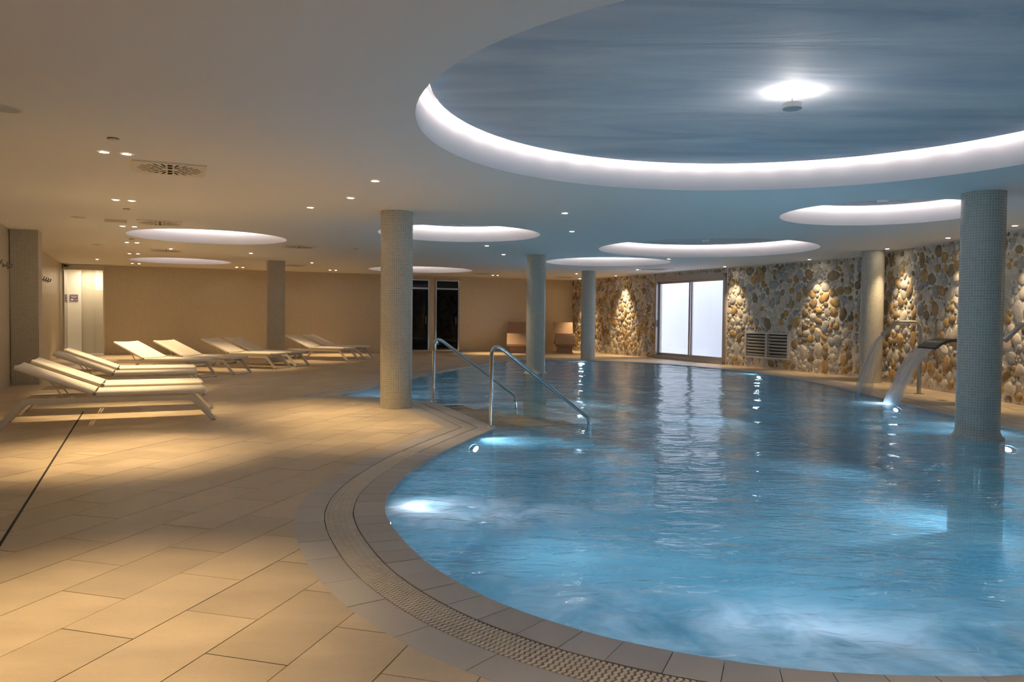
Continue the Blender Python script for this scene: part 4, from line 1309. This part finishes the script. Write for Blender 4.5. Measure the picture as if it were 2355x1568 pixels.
def cobra():
    t = empty('cascade_spout', (7.02, 11.75, 0), label='wide curved steel cascade spout pouring a sheet of water, beside the large column', cat='water spout')
    W = 0.19
    prof = [(0.10, 0.0), (0.15, 0.30), (0.10, 0.60), (-0.04, 0.84), (-0.22, 0.965), (-0.40, 0.99), (-0.56, 0.95), (-0.68, 0.86)]
    wid = [0.13, 0.14, 0.18, 0.225, 0.25, 0.25, 0.25, 0.25]
    P = fillet([(q[0], 0, q[1]) for q in prof], 0.25, 4)
    n = len(P); m = MB(); gridt = []; gridb = []
    for i, q in enumerate(P):
        u = i / (n - 1) * (len(wid) - 1); k = min(len(wid) - 2, int(u)); w = wid[k] + (wid[k + 1] - wid[k]) * (u - k)
        a = P[max(0, i - 1)]; b = P[min(n - 1, i + 1)]; d_ = (b - a).normalized(); nn = Vector((d_.z, 0, -d_.x))
        th = 0.035 - 0.018 * i / (n - 1)
        gridt.append([(q.x + nn.x * th, v * w, q.z + nn.z * th) for v in (-1, -0.5, 0, 0.5, 1)])
        gridb.append([(q.x - nn.x * th, v * w, q.z - nn.z * th) for v in (1, 0.5, 0, -0.5, -1)])
    loop = [a + b for a, b in zip(gridt, gridb)]
    vs = [q for r_ in loop for q in r_]; c = 10; fs = []
    for i in range(n - 1):
        for j in range(c):
            fs.append((i * c + j, i * c + (j + 1) % c, (i + 1) * c + (j + 1) % c, (i + 1) * c + j))
    fs.append(tuple(range(c))); fs.append(tuple(reversed(range((n - 1) * c, n * c))))
    m.add(vs, fs); m.build('curved_body', 'dark_steel', t, smooth=True)
    m = MB(); m.box((-0.683, 0, 0.857), (0.012, 0.47, 0.02), Matrix.Rotation(-0.65, 3, 'Y')); m.build('mouth', 'black_plastic', t)
    m = MB(); m.box((0.12, 0, 0.006), (0.22, 0.30, 0.012)); m.build('base_plate', 'brushed_steel', t, bevel=0.003)
    m = MB(); m.lathe([(0, 0.02), (0.03, 0.02), (0.03, 0)], 16); k = m.build('valve_knob', 'steel', t); k.location = (0.10, -0.13, 0.45); k.rotation_euler = (PI / 2, 0, 0)
    w = empty('water_sheet_fall', (6.335, 11.75, 0.855), label='broad sheet of water falling from the cascade spout into the pool', cat='water jet', group='falling water')
    for li in range(2):
        grid = []; uvs = []
        for i in range(19):
            u = i / 18; z = -0.875 * (0.38 * u + 0.62 * u * u); x = -0.50 * u - 0.03 * li
            wd = 0.24 * (1 - 0.10 * u)
            grid.append([(x + 0.012 * math.sin(v * 9 + li), v * wd, z) for v in np.linspace(-1, 1, 13)]); uvs.append([((v + 1) * 0.2 + li * 2.7, u) for v in np.linspace(-1, 1, 13)])
        MB().sheet(grid, uvs).build('water_sheet', 'falling_water', w, smooth=True)
cobra()
# flush deck drains beside the spouts
for k, (x, y) in enumerate(((6.75, 13.9), (6.95, 12.35), (6.8, 10.0))):
    t = empty('deck_button', (x, y, 0), label='round steel air button flush in the deck, %s of three beside the spouts' % ('farthest', 'middle', 'nearest')[k], cat='button', group='deck buttons by the spouts')
    m = MB(); m.lathe([(0.0, 0.004), (0.055, 0.004), (0.07, 0.001)], 20); m.build('plate', 'dark_steel', t, smooth=True)
    m = MB(); m.lathe([(0.0, 0.008), (0.022, 0.007), (0.024, 0.004)], 16); m.build('push_cap', 'steel', t, smooth=True)

# ------------------------------------------------------------------ underwater lamps
def pool_lamp(i, z, lab, power=1.0):
    P = POOL[i]; n_ = -MIT[i].normalized()       # into the pool
    t = empty('pool_lamp', (P.x + n_.x * 0.004, P.y + n_.y * 0.004, z), math.atan2(n_.y, n_.x), label=lab, cat='pool light', group='underwater pool lights')
    m = MB(); m.lathe([(0.057, 0.03), (0.075, 0.026), (0.085, 0.0)], 28); r_ = m.build('trim_ring', 'steel', t, smooth=True); r_.rotation_euler = (0, PI / 2, 0); r_.scale = (0.5, 1.6, 1.0)
    m = MB(); m.lathe([(0.0, 0.034), (0.04, 0.032), (0.058, 0.026)], 28); r_ = m.build('lens', 'pool_lens', t, smooth=True); r_.rotation_euler = (0, PI / 2, 0); r_.scale = (0.5, 1.6, 1.0)
    l = bpy.data.lights.new('pool_lamp_light', 'SPOT'); l.energy = P_POOL * power; l.color = POOLC; l.spot_size = math.radians(165); l.spot_blend = 0.9; l.shadow_soft_size = 0.07
    o = bpy.data.objects.new('pool_lamp_light', l); C.objects.link(o); o.parent = t; o.location = (0.06, 0, 0)
    o.rotation_euler = Vector((1, 0, -0.12)).to_track_quat('-Z', 'Y').to_euler()
pool_lamp(idx_near((-0.40, 8.02)), -0.12, 'underwater pool light by the steps near the second handrail', 1.0)
pool_lamp(idx_near((2.05, 22.9)), -0.10, 'underwater pool light at the far end below the slim far column', 1.3)
pool_lamp(idx_near((5.88, 18.2)), -0.10, 'underwater pool light right of the door reflection at the far curve', 1.3)
pool_lamp(idx_near((6.0, 9.18)), -0.26, 'underwater pool light beside the foot of the large right column', 1.8)
pool_lamp(idx_near((6.03, 11.95)), -0.12, 'underwater pool light behind the falling sheet of water', 1.0)
pool_lamp(idx_near((-0.85, 5.15)), -0.16, 'underwater pool light in the foam at the near left curve', 0.22)
pool_lamp(idx_near((1.2, 2.74)), -0.75, 'underwater pool light hidden under the near coping edge', 1.2)
pool_lamp(idx_near((3.6, 3.32)), -0.75, 'underwater pool light under the near right coping edge', 1.6)
pool_lamp(idx_near((-2.1, 11.82)), -0.40, 'underwater pool light below the deck corner left of the nearest column', 0.9)

# ------------------------------------------------------------------ ceiling fittings
def make_downlight():
    t = empty('downlight', (0, 0, 0))
    m = MB(); m.lathe([(0.036, -0.003), (0.044, -0.006), (0.052, -0.001)], 24); m.build('trim_ring', 'sign_white', t, smooth=True)
    m = MB(); m.lathe([(0.0, -0.0045), (0.03, -0.004), (0.037, -0.002)], 20); m.build('lens', 'down_lens', t, smooth=True)
    return t
dl0 = make_downlight(); dl_first = True
def downlight(p, lab, power, target=None, col=WARM, size=62, blend=1.0):
    global dl_first
    o = dl0 if dl_first else copy_tree(dl0); dl_first = False
    o.location = (p.x, p.y, CEIL)
    tag(o, lab, 'downlight', 'small recessed ceiling downlights')
    if power > 0:
        tg = (0, 0, -1) if target is None else tuple(Vector(target) - Vector((p.x, p.y, CEIL)))
        spot('downlight_beam', (0, 0, -0.02), tg, power, col, math.radians(size), blend, 0.03, o)
rows = [(-0.44, 3.45, 'out of the picture above the near floor'), (-0.44, 7.77, 'in the pair beside the nearest ceiling diffuser'), (-0.53, 10.97, 'in the second pair of the left row'), (-0.62, 14.22, 'in the third pair of the left row'),
        (-0.70, 17.42, 'in the fourth pair of the left row'), (-0.79, 20.65, 'in the fifth pair of the left row'), (-0.90, 24.75, 'in the farthest pair of the left row'),
        (1.95, 24.85, 'in the pair near the back wall left of the square pillar'), (4.74, 24.7, 'in the pair near the back wall right of the square pillar'), (10.25, 24.5, 'in the pair above the brown loungers')]
for (a, b, lab) in rows:
    for s in (-1, 1):
        downlight(AB(a + s * 0.09, b), '%s downlight %s' % ('left' if s < 0 else 'right', lab), P_DOWN * (0.8 if (b > 20 or b < 4) else 1.0))
singles = [((223, 596), 'single downlight by the left wall near the doorway', 0.8), ((393, 572), 'single downlight beside the third diffuser', 0.8), ((577, 582), 'single downlight left of the square pillar', 0.9),
           ((717, 604), 'single downlight right of the square pillar', 0.9), ((863, 416), 'single downlight nearest the big coffer left edge', 0.8), ((806, 455), 'brightest single downlight left of the nearest column', 1.0), ((714, 477), 'single downlight farther left of the nearest column', 0.8),
           ((1299, 490), 'upper single downlight on the blue ceiling over the pool', 0.3), ((1315, 532), 'lower single downlight on the blue ceiling over the pool', 0.3), ((1120, 565), 'single downlight left above the pool column', 0.3), ((1158, 585), 'single downlight beside the top of the pool column', 0.3),
           ((1326, 629), 'single downlight by the top of the slim far column', 0.3), ((1466, 620), 'single downlight left of the far diffuser', 0.3), ((1538, 595.5), 'single downlight on the rim of the far coffer', 0.3)]
for (x, y, lab) in ((1.5, 1.6, 'added fill downlight above the viewer, right of the near floor'), (-0.1, 1.5, 'added fill downlight above the viewer, over the near floor'), (3.2, 1.7, 'added fill downlight behind the viewer near the right coping')):
    downlight(Vector((x, y, 0)), lab, P_DOWN * 0.16, col=(1.0, 0.86, 0.76), size=100)  # unseen fill lamps, added to lift the light on the near coping
def unproject(px, z):
    d = fwd * FPX + rt * (px[0] - IMG_W / 2) - up * (px[1] - IMG_H / 2)
    t = (z - EYE) / d.z
    return Vector((d.x * t, d.y * t, z))
for (px, lab, pw) in singles:
    downlight(unproject(px, CEIL), lab, P_DOWN * pw)
# accent lights grazing the stone walls
for (px, lab, off_) in (((1391, 633), 'left accent downlight washing the stone wall beside the sliding door', 0), ((1415, 634), 'right accent downlight washing the stone wall beside the sliding door', 0), ((1307, 640), 'left accent downlight in the stone wall corner', 0), ((1330, 641), 'right accent downlight in the stone wall corner', 0),
                  ((1691, 614), 'accent downlight washing the stone wall right of the sliding door', 0), ((1881, 597.5), 'accent downlight washing the stone wall above the louvre', 0), ((2051, 572), 'accent downlight washing the stone wall beside the wall column', 0)):
    p = unproject(px, CEIL)
    if px[0] < 1950: w = AB(STONE_A, p.dot(E2)) ; nrm = -E1
    else: w = Vector((7.83, p.y, 0)); nrm = Vector((-1, 0, 0))
    pp = Vector((w.x, w.y, 0)) + nrm * 0.40
    downlight(pp, lab, P_ACCENT, (w.x, w.y, 0.45), WARM2, 64, 0.7)
for y, lab in ((13.2, 'accent downlight hidden behind the large column top'), (11.45, 'accent downlight by the right picture edge'), (8.8, 'accent downlight beyond the right picture edge')):
    downlight(Vector((7.44, y, 0)), lab, P_ACCENT, (7.84, y, 0.45), WARM2, 64, 0.7)

# swirl diffusers
def make_vent():
    t = empty('ceiling_diffuser', (0, 0, 0))
    h = 0.325; slots = []
    for k in range(24):
        a = 2 * PI * k / 24 + PI / 2
        if k % 2 == 0: r0, r1 = 0.075, 0.185
        else: r0, r1 = 0.15, 0.285
        wd = 0.011 if k % 12 else 0.022
        if k % 12 == 0: r0, r1 = 0.04, 0.14
        ca, sa = math.cos(a), math.sin(a)
        slots.append([(r * ca - w * sa, r * sa + w * ca) for r, w in ((r0, -wd), (r1, -wd), (r1, wd), (r0, wd))])
    for k in range(12):
        a = 2 * PI * (2 * k) / 24 + PI / 2; ca, sa = math.cos(a), math.sin(a); wd = 0.011 if k % 6 else 0.022
        r0, r1 = (0.205, 0.295) if k % 6 else (0.17, 0.27)
        slots.append([(r * ca - w * sa, r * sa + w * ca) for r, w in ((r0, -wd), (r1, -wd), (r1, wd), (r0, wd))])
    v2, tr = fill([(-h, -h), (h, -h), (h, h), (-h, h)], slots)
    m = MB(); m.add([(x, y, -0.014) for x, y in v2], [tuple(reversed(q)) for q in tr])
    for (p, q) in (((-h, -h), (h, -h)), ((h, -h), (h, h)), ((h, h), (-h, h)), ((-h, h), (-h, -h))):
        m.add([(*p, -0.014), (*q, -0.014), (*q, 0), (*p, 0)], [(0, 1, 2, 3)])
    m.build('face_plate', 'vent_paint', t)
    m = MB(); m.box((0, 0, -0.003), (0.62, 0.62, 0.002)); m.build('dark_plenum', 'dark_gap', t)
    m = MB(); m.lathe([(0.0, -0.018), (0.012, -0.017), (0.014, -0.014)], 12); m.build('centre_screw', 'steel', t, smooth=True)
    return t
v0 = make_vent(); first = True
for (px, lab) in (((391, 387), 'square swirl air diffuser nearest the viewer on the ceiling'), ((368, 512), 'second square swirl air diffuser along the left side'), ((382, 576), 'third square swirl air diffuser along the left side'), ((688, 567), 'square swirl air diffuser left of the nearest column'),
                  ((674, 610), 'square swirl air diffuser beside the square pillar top'), ((1108, 629), 'square swirl air diffuser by the dark glass doors'), ((1302, 637), 'square swirl air diffuser above the corner brown lounger'), ((1512, 619), 'square swirl air diffuser above the sliding door')):
    o = v0 if first else copy_tree(v0); first = False
    p = unproject(px, CEIL); o.location = (p.x, p.y, CEIL); o.rotation_euler = (0, 0, TH)
    tag(o, lab, 'air diffuser', 'square ceiling air diffusers')

def make_sensor():
    t = empty('ceiling_detector', (0, 0, 0))
    m = MB(); m.lathe([(0.0, -0.020), (0.034, -0.019), (0.042, -0.012), (0.044, 0.0)], 24); m.build('cover', 'vent_paint', t, smooth=True)
    m = MB(); m.lathe([(0.045, -0.008), (0.047, -0.004), (0.045, 0.0)], 24); m.build('base_ring', 'hook_steel', t, smooth=True)
    return t
s0 = make_sensor(); first = True
for (px, lab) in (((260, 318), 'round ceiling detector above the nearest pair of downlights'), ((291, 480), 'round ceiling detector near the second pair of downlights'), ((302, 549), 'round ceiling detector near the third pair of downlights'), ((303, 580), 'round ceiling detector near the fifth pair of downlights'), ((818, 572), 'round ceiling detector left of the nearest column')):
    o = s0 if first else copy_tree(s0); first = False
    p = unproject(px, CEIL); o.location = (p.x, p.y, CEIL); tag(o, lab, 'detector', 'round ceiling detectors')
def make_speaker():
    t = empty('ceiling_speaker', (0, 0, 0))
    m = MB(); m.lathe([(0.085, -0.006), (0.10, -0.008), (0.105, 0.0)], 32); m.build('rim', 'vent_paint', t, smooth=True)
    m = MB(); m.lathe([(0.0, -0.010), (0.06, -0.009), (0.085, -0.005)], 32); m.build('grille', 'lamp_cap', t, smooth=True)
    return t
s1 = make_speaker(); first = True
for (px, lab) in (((14, 250), 'round ceiling speaker at the left picture edge'), ((181, 499), 'round ceiling speaker above the near loungers'), ((224, 562), 'round ceiling speaker farther along the left wall')):
    o = s1 if first else copy_tree(s1); first = False
    p = unproject(px, CEIL); o.location = (p.x, p.y, CEIL); tag(o, lab, 'speaker', 'round ceiling speakers')
el = empty('emergency_light', unproject((266, 506), CEIL), TH, label='flat rectangular emergency light beside the second diffuser', cat='emergency light')
m = MB(); m.box((0, 0, -0.02), (0.30, 0.12, 0.04)); m.build('housing', 'vent_paint', el, bevel=0.006)
m = MB(); m.box((0.12, 0, -0.042), (0.02, 0.02, 0.004)); m.build('indicator', 'sign_white', el)
